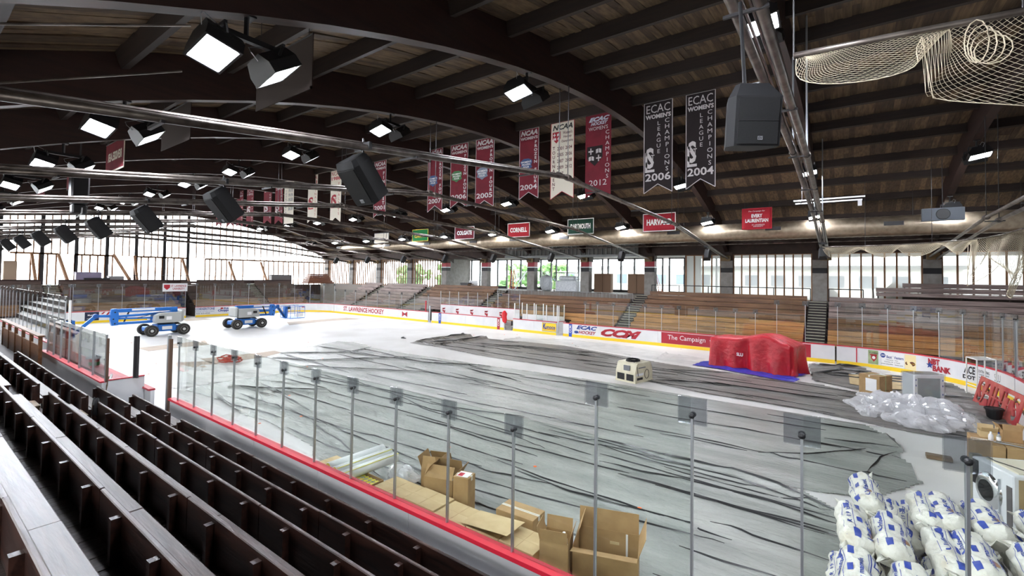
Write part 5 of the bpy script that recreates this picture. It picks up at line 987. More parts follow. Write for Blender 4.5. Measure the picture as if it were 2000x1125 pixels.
# ---- red covered machine
TARP = mat('red_tarp', (196, 26, 44), .36, rgb2=(176, 18, 36), scale=2, bump=.6, bscale=6); A = G(1385, 712); Bq = G(1548, 738); d = (Bq-A); Lt = d.length; ang = math.atan2(d.y, d.x)
t = T('covered_machine', 'large machine shrouded in a red tarpaulin lettered SLU', 'machine', A, ang); mb = MB(); Wt = 1.75
def top_h(u): return 1.5+.0*u+(.28*math.exp(-((u-.66)/.2)**2))-(.12*max(0, u-.8)/.2)+.05*u
loop = []
N1, N2 = 44, 18
for i in range(N1): loop.append((i/N1, 0, 0))
for i in range(N2): loop.append((1, i/N2, 1))
for i in range(N1): loop.append((1-i/N1, 1, 2))
for i in range(N2): loop.append((0, 1-i/N2, 3))
nl = len(loop); levels = [0, .12, .3, .5, .7, .86, .95, 1.0]
for li, lv in enumerate(levels):
    for k, (u, v, sd) in enumerate(loop):
        s_ = k*.55; f = (1-lv)**.8*.13*(math.sin(s_*1.0+.6*math.sin(lv*4))+.6*math.sin(s_*.37+1))+.025*math.sin(s_*2.3+lv*6)*(1-lv)
        f += -.16*math.exp(-((u-.47)/.035)**2)*(1-lv*.5)*(sd == 0)*(lv < .95)
        fl = .05*(1-lv)-(.05 if lv == 1 else 0); x, y = u*Lt, v*Wt; nx_, ny_ = ((0, -1), (1, 0), (0, 1), (-1, 0))[sd]
        cx, cy = (u-.5)*2, (v-.5)*2; rnd_ = .1*(abs(cx) > .97)*(abs(cy) > .97)
        mb.v.append((x+nx_*(f+fl)-cx*rnd_, y+ny_*(f+fl)-cy*rnd_, max(.012, lv*top_h(u)-(.02 if lv == 1 else 0)+(.02*math.sin(s_*1.7) if li == 0 else 0))))
for li in range(len(levels)-1):
    for k in range(nl): mb.f.append((li*nl+k, li*nl+(k+1) % nl, (li+1)*nl+(k+1) % nl, (li+1)*nl+k))
base = (len(levels)-1)*nl; prev = [base+k for k in range(nl)]
for sc in (.82, .55, .25):
    cur = []
    for k, (u, v, sd) in enumerate(loop):
        uu, vv = .5+(u-.5)*(1-(1-sc)*.25) if False else .5+(u-.5)*sc, .5+(v-.5)*sc; cur.append(len(mb.v)); mb.v.append((uu*Lt, vv*Wt, top_h(uu)+.05*(1-abs(vv-.5)*2)+.01*math.sin(k*.9)))
    for k in range(nl): mb.f.append((prev[k], prev[(k+1) % nl], cur[(k+1) % nl], cur[k]))
    prev = cur
mb.f.append(tuple(prev)); mb.build('tarpaulin', TARP, t, smooth=True)
xl = (Lt*.385); add_text(MB(), 'SLU', .32, .17, frame((xl+.12, -.17, .78), (1, 0, 0), (0, -.02, 1)), .04).build('lettering', LETW, t)
# ---- blue ground sheet
sheet('blue_tarp', 'crumpled blue tarpaulin under the red covered machine', px_([(1352, 714), (1372, 707), (1395, 706), (1420, 710), (1470, 716), (1540, 724), (1578, 729), (1570, 735), (1550, 738), (1562, 742), (1552, 748), (1530, 745), (1470, 734), (1400, 721)]), mat('blue_tarp', (56, 68, 190), .4, rgb2=(40, 52, 160), scale=4, bump=.5, bscale=7), 21, .06, 22, (), .05, .035, 'tarpaulin', .8, .07)
# ---- cream dehumidifier
p = (G(1241, 750)+G(1217, 742))/2; CRM = mat('cream_plastic', (228, 222, 196), .45, rgb2=(214, 206, 178), scale=3)
a = G(1217, 742); b = G(1241, 750); c_ = G(1275, 742); ang = math.atan2((c_-b).y, (c_-b).x); t = T('dehumidifier', 'worn cream portable dehumidifier with black hose on top', 'dehumidifier', b, ang); W1, D1 = (c_-b).length, (b-a).length*1.25; Hd = .84
MB().prism([(0, .03), (W1, .03), (W1, .42), (W1-.12, Hd-.06), (W1-.2, Hd), (.2, Hd), (.12, Hd-.06), (0, .42)], .02, D1).build('body', CRM, t); MB().box(-.02, W1+.02, -.01, D1+.02, 0, .05).build('base', CRM, t)
MB().box(-.012, .0, .1, D1*.45, .08, .36).box(-.012, 0, D1*.55, D1*.92, .08, .36).build('intake', BLACK, t); MB().box(.25, .75, -.0, .02, .62, .66).build('handle_slot', LETG, t); MB().box(.15, .55, .006, .02, .12, .22).build('dark_label', LETK, t); MB().box(.1, .6, .008, .02, .3, .4).build('pale_label', PAPER, t); MB().box(-.002, .06, D1*.3, D1*.6, .5, .72).build('control_panel', LETG, t)
hs = MB()
for k in range(3): hs.tube([(.3+.35*math.cos(a_*.5+k)*(1-.1*k)+.25, D1*.5+.28*math.sin(a_*.5+k), Hd+.03+.03*k) for a_ in range(14)], .018, 6)
hs.tube([(.3, .3, Hd+.03), (.12, .0, Hd-.15), (.12, -.03, .5), (.2, -.02, .3)], .012, 6).tube([(W1*.62+.16*math.cos(a_*.52), -.02, .34+.2*math.sin(a_*.52)) for a_ in range(13)], .012, 6); hs.build('hose', BLACK, t)
# ---- rope coil
c0 = G(447, 706); ROPE = mat('orange_rope', (196, 70, 48), .7); mb = MB(); rnd = random.Random(4); t = T('rope_coil', 'heap of red orange rope on the hardboard sheets', 'rope', c0)
for k in range(7): rx, ry = rnd.uniform(.35, .75), rnd.uniform(.25, .5); ph = rnd.uniform(0, 6); cx = rnd.uniform(-.2, .2); mb.tube([(cx+rx*math.cos(i*.5+ph), rnd.uniform(-.04, .04)+ry*math.sin(i*.5+ph)*.9+cx, .03+.035*k+.02*math.sin(i*1.7+k)) for i in range(14)], .028, 6)
mb.build('loops', ROPE, t)
for q, lb in (((905, 653), 'small dark bracket lying on the pale floor'), ((788, 661), 'bent scrap of dark metal on the pale floor')):
    p = G(*q); tag(MB().prism([(-.2, 0), (.2, 0), (.2, .04), (.05, .06), (-.05, .12), (-.2, .05)], -.06, .06).build('metal_scrap', DSTEEL), lb, 'scrap').location = p
# ---- goods by the curved boards
def carton(name, label, base, rz, L, Wd, Hh, m=CARD, flaps=False, parts=(), world=None):
    t = T(name, label, 'carton', base, rz)
    if not flaps:
        MB().bev(0, L, 0, Wd, 0, Hh, .006).build('body', m, t); MB().box(-.001, L+.001, Wd/2-.03, Wd/2+.03, Hh, Hh+.002).box(-.002, 0, Wd/2-.03, Wd/2+.03, Hh-.08, Hh).box(L, L+.002, Wd/2-.03, Wd/2+.03, Hh-.08, Hh).build('tape', TAPE, t)
        MB().box(.0, L, Wd/2-.002, Wd/2+.002, Hh+.002, Hh+.003).build('flap_seam', LETK, t)
    else:
        th = .006
        MB().box(0, L, 0, th, 0, Hh).build('side', m, t); MB().box(0, L, Wd-th, Wd, 0, Hh).build('side', m, t); MB().box(0, th, th, Wd-th, 0, Hh).build('side', m, t); MB().box(L-th, L, th, Wd-th, 0, Hh).build('side', m, t); MB().box(th, L-th, th, Wd-th, 0, .01).build('bottom', m, t)
        for k, (a, b, ax, sg, tilt) in enumerate(((0, 0, 'X', 1, 100 if flaps is True else flaps[0]), (0, Wd, 'X', -1, 100 if flaps is True else flaps[1]), (0, 0, 'Y', -1, 110 if flaps is True else flaps[2]), (L, 0, 'Y', 1, 110 if flaps is True else flaps[3]))):
            fl = min(L, Wd)*.48
            if ax == 'X': M = Matrix.Translation((0, b, Hh)) @ Matrix.Rotation(R(tilt)*sg, 4, 'X'); MB().box(.01, L-.01, 0 if sg > 0 else -fl, fl if sg > 0 else 0, -th/2, th/2, M).build('flap', m, t)
            else: M = Matrix.Translation((a, 0, Hh)) @ Matrix.Rotation(R(tilt)*sg, 4, 'Y'); MB().box(0 if sg < 0 else -fl, fl if sg < 0 else 0, .01, Wd-.01, -th/2, th/2, M).build('flap', m, t)
    return t
def from_px(a, b): A = G(*a); Bq = G(*b); d = Bq-A; return A, math.atan2(d.y, d.x), d.length
A, an, L = from_px((1718, 775), (1761, 769)); t = carton('cardboard_carton', 'strapped brown carton beside the white framed appliance', A, an, .82, .75, .78, CARD)
MB().box(.38, .41, -.004, .754, .0, .784).build('green_strap', mat('strap_green', (170, 200, 140), .5), t); MB().box(.5, .72, .1, .35, .785, .787).build('paper', PAPER, t); add_text(MB(), 'This Way Up', .3, .06, frame((.45, -.004, .2), (1, 0, 0), (0, 0, 1)), .01, 1, 1, .3).build('lettering', LETK, t); MB().box(-.012, -.002, .1, .5, .15, .65).build('loose_sheet', PAPER, t)
v = px_([(1657, 732), (1720, 736), (1790, 745), (1790, 765), (1715, 762), (1660, 752)]); n = 6; tag(MB().add([(p.x, p.y, .06) for p in v]+[(p.x, p.y, .068) for p in v], [tuple(range(n)), tuple(range(2*n-1, n-1, -1))]+[(k, k+n, (k+1) % n+n, (k+1) % n) for k in range(n)]).build('cardboard_sheet', CARDL), 'flattened cardboard sheet under the strapped carton', 'cardboard')
# white framed appliance in clear wrap
A = G(1786, 798); Bq = G(1846, 800); d = Bq-A; t = T('display_cooler', 'white framed glass door cooler wrapped in clear film', 'cooler', A, math.atan2(d.y, d.x)); L = d.length*.96; Hc = 1.2; Dc = .55
MB().box(0, L, .05, Dc, 0, Hc).build('body', mat('cooler_grey', (176, 182, 184), .4), t); MB().box(0, .1, -.02, .05, 0, Hc).box(L-.1, L, -.02, .05, 0, Hc).box(.1, L-.1, -.02, .05, Hc-.1, Hc).box(.1, L-.1, -.02, .05, 0, .12).build('frame', WHITE, t); MB().box(.1, L-.1, .02, .04, .12, Hc-.1).build('door_glass', mat('cooler_glass', (150, 162, 164), .15), t)
for zz in (.25, .5, .8, 1.0): MB().box(.03, .06, -.025, -.02, zz, zz+.06).box(L-.06, L-.03, -.025, -.02, zz, zz+.06).build('film_mark', LETB, t)
MB().box(-.03, L+.03, -.05, Dc+.03, -.0, Hc+.04).build('wrap', WRAPF, t)
# clear film heap
mb = MB(); rnd = random.Random(9); c0 = G(1665, 800); heap = [(1690, 800, .5), (1720, 790, .55), (1750, 800, .7), (1790, 812, .75), (1830, 818, .7), (1770, 830, .5), (1810, 838, .5), (1850, 838, .45), (1880, 832, .4), (1740, 815, .6), (1700, 812, .35), (1745, 800, .65), (1800, 822, .6), (1845, 822, .6)]
for i, (x, y, s) in enumerate(heap): p = G(x, y); lump(mb, (p.x, p.y, s*.3), (s*.95, s*.8, s*.5), 40+i, 30, 18, .2, .02)
stuff(tag(mb.build('clear_film_heap', CLEAR, smooth=False), 'billowing heap of clear plastic film before the cooler', 'plastic film'))
# PVC frame
A = G(1888, 770); b = G(1907, 778); c_ = G(1930, 778); t = T('pvc_frame', 'tall white plastic pipe frame standing by the curved boards', 'frame', A); hz = 1.52; PV = mat('pvc_white', (236, 236, 232), .4); e1 = Vector((b.x-A.x, b.y-A.y, 0)); e2 = Vector((c_.x-b.x, c_.y-b.y, 0)).normalized()*.8; e1 = e1.normalized()*.75
C4 = [Vector((0, 0, 0)), e1, e1+e2, e2]
for q in C4: MB().tube([q+Vector((0, 0, .03)), q+Vector((0, 0, hz))], .024, 8).build('upright', PV, t)
for i in range(4):
    for zz in ((hz,) if i in (1, 3) else (hz, .45)): MB().tube([C4[i]+Vector((0, 0, zz)), C4[(i+1) % 4]+Vector((0, 0, zz))], .022, 8).build('rail', PV, t)
    MB().tube([C4[i]+Vector((0, 0, .03)), C4[(i+1) % 4]+Vector((0, 0, .03))], .022, 8).build('foot_rail', PV, t) if i in (0, 2) else None
for k in range(1, 5): q = C4[0]+(C4[1]-C4[0])*(k/5); MB().tube([q+Vector((0, 0, hz)), q+e2+Vector((0, 0, hz))], .018, 6).build('top_bar', PV, t)
# red cut-out sign
A = G(1957, 790); Bq = Vector((4.75, 21.9, 0)); t = T('cutout_sign', 'weathered red board sign with large cut out letters', 'sign', (3.95, 24.7, .0), math.atan2(-3.4, .35)); Ls = 3.6; Hs = 1.05
RS = mat('weathered_red', (168, 48, 54), .7, rgb2=(190, 96, 86), scale=2); Mt = Matrix.Rotation(R(-14), 4, 'X')
bd = MB().box(0, Ls, 0, .05, 0, Hs).build('board', RS, t); cu = MB(); vs, fs = text_mesh('SAINTS', .035, 1.05)
xs = [v[0] for v in vs]; ys = [v[1] for v in vs]; cutc = bpy.data.curves.new('cut', 'FONT'); cutc.body = 'SAINTS'; cutc.offset = .035; cutc.space_character = 1.05; cutc.resolution_u = 2; cutc.extrude = .1; cutc.align_x = 'CENTER'; cuto = bpy.data.objects.new('cut', cutc); cm = bpy.data.meshes.new_from_object(cuto)
kx, ky = (Ls-.3)/(max(xs)-min(xs)), (Hs-.26)/(max(ys)-min(ys)); Mc = Matrix.Translation((.15-min(xs)*kx, .025, .13-min(ys)*ky)) @ Matrix.Rotation(R(90), 4, 'X') @ Matrix.Diagonal((kx, ky, 1, 1)); cm.transform(Mc)
bpy.data.objects.remove(cuto); cuto = bpy.data.objects.new('cut', cm); COL.objects.link(cuto); cuto.parent = t; bo = bd.modifiers.new('cut', 'BOOLEAN'); bo.operation = 'DIFFERENCE'; bo.object = cuto; bo.solver = 'EXACT'
bpy.context.view_layer.update(); nm2 = bpy.data.meshes.new_from_object(bd.evaluated_get(bpy.context.evaluated_depsgraph_get())); bd.modifiers.clear(); nm2.transform(Mt); bd.data = nm2; bpy.data.objects.remove(cuto)
MB().box(.3, Ls-.3, .006, .03, Hs*.48, Hs*.53, Mt).build('stay_bar', RS, t)
MB().beam((.5, .6, 0), (.5, .2, .8), .06, .06).build('prop', STL, t); MB().beam((Ls-.6, .6, 0), (Ls-.6, .2, .8), .06, .06).build('prop', STL, t)
p = G(1942, 820); t = T('black_bucket', 'black plastic bucket by the red sign', 'bucket', p); MB().lathe([(.17, 0), (.22, .36), (.24, .37), (.24, .4), (.215, .4), (.16, .03)], 20).build('pail', BLACK, t); MB().lathe([(.245, .34), (.25, .36), (.245, .38)], 20).build('rim', BLACK, t)
# ---- goods in the near right corner
for a, b, lb in ((2.42, 2.9, 'tall brown carton with paper labels behind the white appliance'), (2.92, 3.75, 'long brown carton under the small open boxes')):
    t = carton('cardboard_carton', lb, (a, 14.82, 0), 0, b-a, .95, .9, CARD); MB().box(.05, .2, -.004, -.001, .35, .5).build('label', PAPER, t); MB().box(.25, .36, -.004, -.001, .42, .5).build('blue_label', LETB, t)
    MB().box(-.004, -.001, .1, .3, .3, .5).box(-.004, -.001, .5, .75, .2, .42).build('side_label', PAPER, t)
t = carton('small_carton', 'small open carton with raised flaps on the long brown carton', (2.95, 15.35, .904), .2, .34, .28, .26, CARD, (70, 40, 120, 100)); carton('small_carton', 'little square carton beside the spray bottle', (3.32, 15.2, .904), -.1, .2, .2, .24, CARD, (100, 100, 100, 100)); carton('small_carton', 'low opened carton tray at the back of the long carton', (2.6, 15.45, .904), .05, .3, .26, .14, CARDL, (120, 110, 130, 95)); carton('small_carton', 'slim upright carton at the end of the long carton', (3.55, 15.35, .904), .0, .14, .14, .26, CARD)
def bottle(label, loc, m, capm, r=.04, h=.22):
    t = T('bottle', label, 'bottle', loc); MB().lathe([(r*.9, 0), (r, .01), (r, h*.65), (r*.4, h*.82), (r*.4, h*.9)], 14).build('body', m, t, smooth=True); MB().lathe([(r*.45, h*.9), (r*.45, h), (r*.3, h*1.02)], 12).build('cap', capm, t); MB().lathe([(r*1.02, h*.2), (r*1.02, h*.55)], 14).build('label_band', PAPER, t)
bottle('clear water bottle among the small cartons', (2.86, 15.2, .904), FILM, LETB); bottle('white bottle next to the water bottle', (2.74, 15.25, .904), WHITE, WHITE, .045, .2)
t = T('caulk_tube', 'caulk gun with yellow and red tube on the long carton', 'tool', (3.3, 14.98, .93)); MB().tube([(0, 0, 0), (.16, -.01, 0)], .02, 10).build('nozzle', RED, t); MB().tube([(.16, -.01, 0), (.4, -.02, .0)], .026, 10).build('tube', YEL, t)
tag(MB().tube([(2.75, 15.08, .925), (3.1, 15.0, .925), (3.6, 14.86, .925)], .014, 8).build('pale_rod', ALU), 'pale metal rod lying across the brown cartons', 'rod')
A = Vector((2.0, 13.0, 0)); an = math.atan2(-1.03, .42); t = T('laundry_machine', 'white front loading laundry machine with round steel door', 'washing machine', A, an); Lm, Dm, Hm = 1.12, 1.0, 1.12; WM = mat('white_enamel', (232, 234, 236), .3); TAN = mat('tan_panel', (170, 148, 108), .6)
# local x along the face, local +y into the machine
MB().bev(.12, Lm, 0, Dm, .05, Hm, .02).build('cabinet', WM, t); MB().box(.0, .1, .02, .18, 0, Hm+.02).build('side_channel', mat('dull_zinc', (150, 146, 132), .5, .3), t); MB().box(.16, .3, -.012, 0, Hm*.55, Hm-.04).build('control_panel', BLACK, t)
Md = Matrix.Translation((.55, 0, .62)) @ Matrix.Rotation(R(90), 4, 'X')
MB().lathe([(.02, .05), (.2, .05), (.29, .03), (.33, .0), (.34, -.01)], 28, Md).build('door_ring', mat('chrome', (210, 212, 214), .12, 1.), t, smooth=True); MB().lathe([(.01, .056), (.19, .052), (.2, .045)], 24, Md).build('door_glass', mat('dark_door_glass', (30, 32, 34), .08), t)
MB().box(.82, .84, -.03, -.01, .2, .95).build('door_handle', ALU, t); MB().box(.98, 1.1, -.01, 0, .1, .9).build('service_panel', mat('dark_grey', (96, 92, 92), .6), t); MB().box(Lm, Lm+.015, .08, Dm-.03, .08, Hm-.06).build('side_panel', TAN, t); MB().box(.25, Lm-.1, .15, Dm-.1, Hm, Hm+.025).build('lid', mat('cream_lid', (222, 214, 190), .4), t); MB().tube([(.2, .2, Hm+.03), (.5, .14, Hm+.05), (.95, .4, Hm+.03)], .008, 5).build('cable', BLACK, t)
tag(MB().bev(-.25, .25, -.12, .12, 0, .1, .01).build('timber_block', STL), 'short timber blocks on the white floor by the machine', 'timber').location = (1.95, 16.1, .01)
# ---- insulation bags
BAGM = mat('insulation_bag', (232, 229, 217), .38, rgb2=(196, 184, 158), scale=3.5, detail=8, lo=.55, hi=.8, bump=.9, bscale=8); BLP = mat('bag_blue_print', (52, 74, 160), .45); BLT = mat('bag_tan_print', (168, 128, 96), .5)
def bag_proto(seed, tx):
    rnd = random.Random(seed); n, m = 30, 36; L = 1.25; ph = [rnd.uniform(0, 6) for _ in range(6)]
    def P(u, a, off=0.):                                 # u along 0..1
        e = min(u, 1-u); k = min(1, (e/.12))**.5 if e < .12 else 1.
        ry, rz = .203*k+.004, .185*k+.004
        w = 1+.05*math.sin(5*a+ph[0]+u*11)+.045*math.sin(3*a-u*17+ph[1])+.04*math.sin(u*26+ph[2])*math.cos(a)+.03*math.sin(9*a+u*31+ph[3])-.05*(math.exp(-((u-.34)/.012)**2)+math.exp(-((u-.67)/.012)**2))
        return Vector((u*L, math.cos(a)*(ry*w+off), .205+math.sin(a)*(rz*w+off)*(.92 if math.sin(a) < 0 else 1)))
    t = T('insulation_bag', 'x', 'insulation bag')
    mb = MB()
    for j in range(m+1):
        for i in range(n): mb.v.append(P(.012+.976*j/m, 2*math.pi*i/n))
    mb.f = [(j*n+i, j*n+(i+1) % n, (j+1)*n+(i+1) % n, (j+1)*n+i) for j in range(m) for i in range(n)]+[tuple(range(n-1, -1, -1)), tuple(m*n+i for i in range(n))]
    mb.build('body', BAGM, t, smooth=True)
    for s, x in ((-1, .0), (1, L)):                      # crimped fins and corner ears at both ends
        f_ = MB(); w = 7
        for i in range(w+1):
            y = -.2+.4*i/w; f_.v += [(x-s*.03, y*.8, .205+.02*math.sin(i*2)), (x+s*(.07+.03*math.sin(i*1.9+seed)+(.06 if i in (0, w) else 0)), y*1.05, .205+.06*math.sin(i*1.3+seed))]
        f_.f = [(2*i, 2*i+2, 2*i+3, 2*i+1) for i in range(w)]; o = f_.build('crimped_end', BAGM, t, smooth=True); so = o.modifiers.new('thick', 'SOLIDIFY'); so.thickness = .008
    pr = MB()
    def patch(u0, u1, a0, a1, mbx, k=6):
        o = len(mbx.v)
        for i in range(k+1):
            for j in range(k+1): mbx.v.append(P(u0+(u1-u0)*i/k, a0+(a1-a0)*j/k, .005))
        mbx.f += [(o+i*(k+1)+j, o+(i+1)*(k+1)+j, o+(i+1)*(k+1)+j+1, o+i*(k+1)+j+1) for i in range(k) for j in range(k)]
    for a0 in (.35, 1.0, 2.25): patch(.1, .9, a0, a0+.035, pr)
    for u in (.16, .62): patch(u, u+.2, 2.5, 2.56, pr); patch(u, u+.2, 3.0, 3.06, pr); patch(u, u+.012, 2.5, 3.06, pr); patch(u+.19, u+.2, 2.5, 3.06, pr)
    patch(.4, .52, 1.2, 1.5, pr); patch(.7, .82, .5, .85, pr); patch(.1, .9, 2.35, 2.42, pr); patch(.72, .9, 1.25, 1.55, pr); patch(.08, .2, .9, 1.3, pr); patch(.45, .9, 3.2, 3.25, pr); patch(.1, .4, 3.35, 3.5, pr)
    pr.build('blue_print', BLP, t, smooth=True); tp = MB(); patch(.2, .3, 1.9, 2.15, tp); tp.build('tan_print', BLT, t, smooth=True)
    for s, u0, u1, a0, a1 in ((tx[0], .14, .66, 1.72, 2.05), (tx[1], .35, .9, .62, .9)):
        vs, fs = text_mesh(s, .02); xs = [v[0] for v in vs]; ys = [v[1] for v in vs]; l = MB(); l.v = [P(u0+(u1-u0)*(v[0]-min(xs))/(max(xs)-min(xs)), a1+(a0-a1)*((v[1]-min(ys))/(max(ys)-min(ys))), .006) for v in vs]; l.f = list(fs); l.build('lettering', BLP, t)
    return t
bp_ = [bag_proto(1, ('Unfaced', 'johns manville')), bag_proto(2, ('johns manville', 'Unfaced')), bag_proto(3, ('Unfaced', 'R 19 batts'))]; used = [0, 0, 0]
rnd = random.Random(6)
for y, nl, xs_, nx_ in ((6.3, 3, .16, 6), (7.68, 3, .02, 6), (9.1, 3, .42, 6), (10.5, 1, .6, 5)):
    for l in range(nl):
        for i in range(nx_-(l > 1)):
            k = rnd.randrange(3); o = bp_[k] if not used[k] else copy_tree(bp_[k]); used[k] = 1
            o.location = (xs_+.45*i+(.2 if l % 2 else 0)+rnd.uniform(-.03, .03), y+rnd.uniform(-.08, .08), .02+.39*l); o.rotation_euler = (rnd.uniform(-.6, .9), rnd.uniform(-.03, .03), R(90)+rnd.uniform(-.07, .07))
            o['group'] = ('top bags of the insulation pile' if l == nl-1 else 'lower bags of the insulation pile'); o['label'] = 'white insulation bag with blue print on top of the corner pile' if l == nl-1 else 'white insulation bag with blue print lower in the corner pile'
# ---- cartons along the near boards
js = [-7.5, -6.65, -5.85, -5.1, -4.42, -3.75]
for i, (a, b) in enumerate(zip(js, js[1:])):
    for j, (y0, y1) in enumerate(((5.2, 5.76), (5.79, 6.34))):
        t = T('flat_carton', 'pale flat carton in the double row on the rink floor by the near boards', 'carton', (a+.01, y0, 0), 0, 'double row of flat cartons'); L = b-a-.02; Wc = y1-y0
        MB().bev(0, L, 0, Wc, .012, .4+.012*((i+j) % 3), .004).build('body', CARDL, t); MB().box(L/2-.002, L/2+.002, 0, Wc, .4+.012*((i+j) % 3), .402+.012*((i+j) % 3)).build('flap_seam', CARD, t); MB().box(0, L, Wc*.5-.025, Wc*.5+.025, .4+.012*((i+j) % 3), .4015+.012*((i+j) % 3)).build('tape', CARDL, t)
tag(MB().prism([(0, 0), (.95, .1), (.95, .106), (0, .006)], 0, .5).build('cardboard_sheet', CARDL), 'lifted cardboard sheet resting on the flat cartons', 'cardboard').location = (-5.2, 5.8, .43)
carton('cardboard_carton', 'brown carton with torn white edge behind the flat cartons', (-4.95, 6.42, 0), .05, .75, .42, .5, CARD)
carton('open_carton', 'open square carton with flaps standing up', (-7.2, 6.75, 0), .35, .5, .5, .52, CARD, (75, 65, 112, 70)); t = carton('open_carton', 'larger open carton with white bag inside', (-6.72, 6.38, 0), .3, .62, .5, .6, CARD, (60, 70, 60, 120)); lump(MB(), (.3, .25, .42), (.2, .16, .2), 71, 16, 10, .14).build('white_bag', WRAP, t, smooth=True)
t = carton('tall_carton', 'narrow upright carton with a shipping label on top', (-5.98, 6.42, 0), .25, .32, .3, .78, CARD); MB().box(.04, .28, .04, .26, .783, .785).build('label', PAPER, t); MB().box(.06, .16, .06, .2, .786, .787).build('red_mark', RED, t)
t = carton('open_carton', 'big open carton with hand hole and torn white strip', (-3.2, 5.98, 0), .33, .92, .62, .66, CARD, (160, 95, 70, 110)); MB().box(.48, .62, .607, .612, .46, .5).build('hand_hole', CARDL, t); MB().box(.72, .75, .6, .613, .1, .64).build('torn_strip', PAPER, t); MB().box(.35, .6, .1, .4, .3, .31).build('papers', PAPER, t)
t = carton('open_carton', 'small open carton holding a bottle and a plastic cup', (-3.6, 5.72, 0), .3, .42, .38, .74, CARD, (100, 100, 105, 105))
bottle('white bottle inside the small open carton', (-3.34, 5.98, .56), WHITE, WHITE, .05, .26); t = T('plastic_cup', 'clear plastic cup inside the small open carton', 'cup', (-3.47, 5.86, .56)); MB().lathe([(.06, 0), (.085, .16), (.09, .165), (.08, .16), (.055, .01)], 18).build('cup', FILM, t)
MB().box(.03, .39, .03, .35, .54, .555).build('packing', CARDL, bpy.data.objects[[o.name for o in COL.objects if o.get('label') == 'small open carton holding a bottle and a plastic cup'][0]])
# film rolls
RW = mat('roll_white', (226, 230, 228), .3); RY = mat('roll_core_yellow', (216, 206, 70), .5)
tag(MB().bev(0, 1.25, 0, .55, 0, .22, .008).build('long_carton', CARDL), 'long flat carton under the film rolls by the near boards', 'carton').location = (-9.85, 5.95, 0)
t = T('open_carton', 'open carton packed with yellow cored rolls', 'carton', (-8.5, 5.45, 0), .0); 
for bx in ((0, .95, 0, .01), (0, .95, .6, .61), (0, .01, .01, .6), (.94, .95, .01, .6)): MB().box(bx[0], bx[1], bx[2], bx[3], 0, .42).build('side', CARD, t)
MB().box(.01, .94, .01, .6, 0, .1).build('bottom', CARD, t); MB().box(.95, .96, .02, .59, .18, .42).build('flap', CARD, t)
rm = None
for i in range(8):
    for j in range(5):
        x, y = -8.42+.112*i, 5.53+.108*j
        if rm is None:
            q = MB().lathe([(.02, 0), (.05, .0), (.05, .28), (.022, .28), (.022, .2), (.02, .2)], 14).build('tmp', RW); rm = q.data; bpy.data.objects.remove(q); q = MB().lathe([(.026, .276), (.047, .276), (.047, .284), (.026, .284)], 14).build('tmp', RY); ry = q.data; bpy.data.objects.remove(q)
        r_ = T('small_roll', 'small film roll with yellow end packed in the open carton', 'roll', (x, y, .105), 0, 'small rolls in the open carton'); obj_of(rm, 'wrap', r_); obj_of(ry, 'core_end', r_)
for k, (dx, z) in enumerate(((0, .56), (.24, .54), (.46, .5))):
    t = T('film_roll', ['long pale film roll with yellow core, nearest the long flat carton', 'long pale film roll between two others', 'long pale film roll with a yellow stripe along its edge'][k], 'roll', (-8.62+dx, 5.5, z)); d = Vector((.05, 1.35, .0))
    MB().tube([(0, 0, 0), d], .11, 18).build('wrap', RW, t, smooth=True); MB().tube([Vector((0, 0, 0))-d*.004, Vector((0, 0, 0))+d*.02], .098, 18).build('core_end', RY, t); MB().tube([-d*.006, d*.01], .05, 14).build('core_hole', CARD, t); MB().beam(Vector((.07, 0, .09)), d+Vector((.07, 0, .09)), .03, .004).build('yellow_stripe', RY, t) if k else None
t = T('film_roll', 'film roll loosely bagged in clear plastic behind the flat cartons', 'roll', (-8.2, 6.85, .14), .1); MB().tube([(0, 0, 0), (.55, -.1, 0)], .13, 18).build('wrap', RW, t, smooth=True); MB().tube([(-.005, 0.001, 0), (.02, -.003, 0)], .1, 18).build('core_end', RY, t); lump(MB(), (.3, -.03, .02), (.42, .22, .17), 61, 18, 10, .12).build('clear_bag', CLEAR, t)
lump(MB(), (-7.75, 6.5, .1), (.3, .12, .12), 62, 20, 10, .18, .01).build('clear_bag_scrap', CLEAR); tag(bpy.data.objects['clear_bag_scrap'], 'scrap of clear plastic between the cartons', 'plastic film')
# ---- near players bench
zo, yo = 1.35, 3.84; xa, xb = -26.0, -17.38
t = T('bench_rear_board', 'white rear boards of the near players bench with red cap', 'rink boards', (xb, yo, .41))
MB().box(xa-xb, 0, -.05, .05, 0, zo-.45).build('panel', WHITE, t); MB().box(xa-xb, 0, -.09, .07, zo-.45, zo-.41).build('cap', RED, t); MB().box(xa-xb, 0, -.16, -.09, -.0, .05).build('floor_channel', ALU, t)
gp = [onY(px, 700, yo).x-xb for px in (92, 104, 118, 134, 155, 182, 207)]
for a, b in zip(gp, gp[1:]): MB().box(a+.015, b-.015, .0, .012, zo-.41, zo+.95).build('glass_pane', GLASS, t)
for a in gp: MB().box(a-.02, a+.02, -.02, .03, zo-.41, zo+.95).build('post', ALU, t)
t = T('bench_end_wall', 'pale end wall closing the near players bench', 'wall panel', (xb, yo, .41)); MB().box(-.05, .0, .1, .95, 0, zo-.41).build('panel', WHITE, t); MB().box(-.07, .02, .1, .95, zo-.41, zo-.38).build('cap', RED, t)
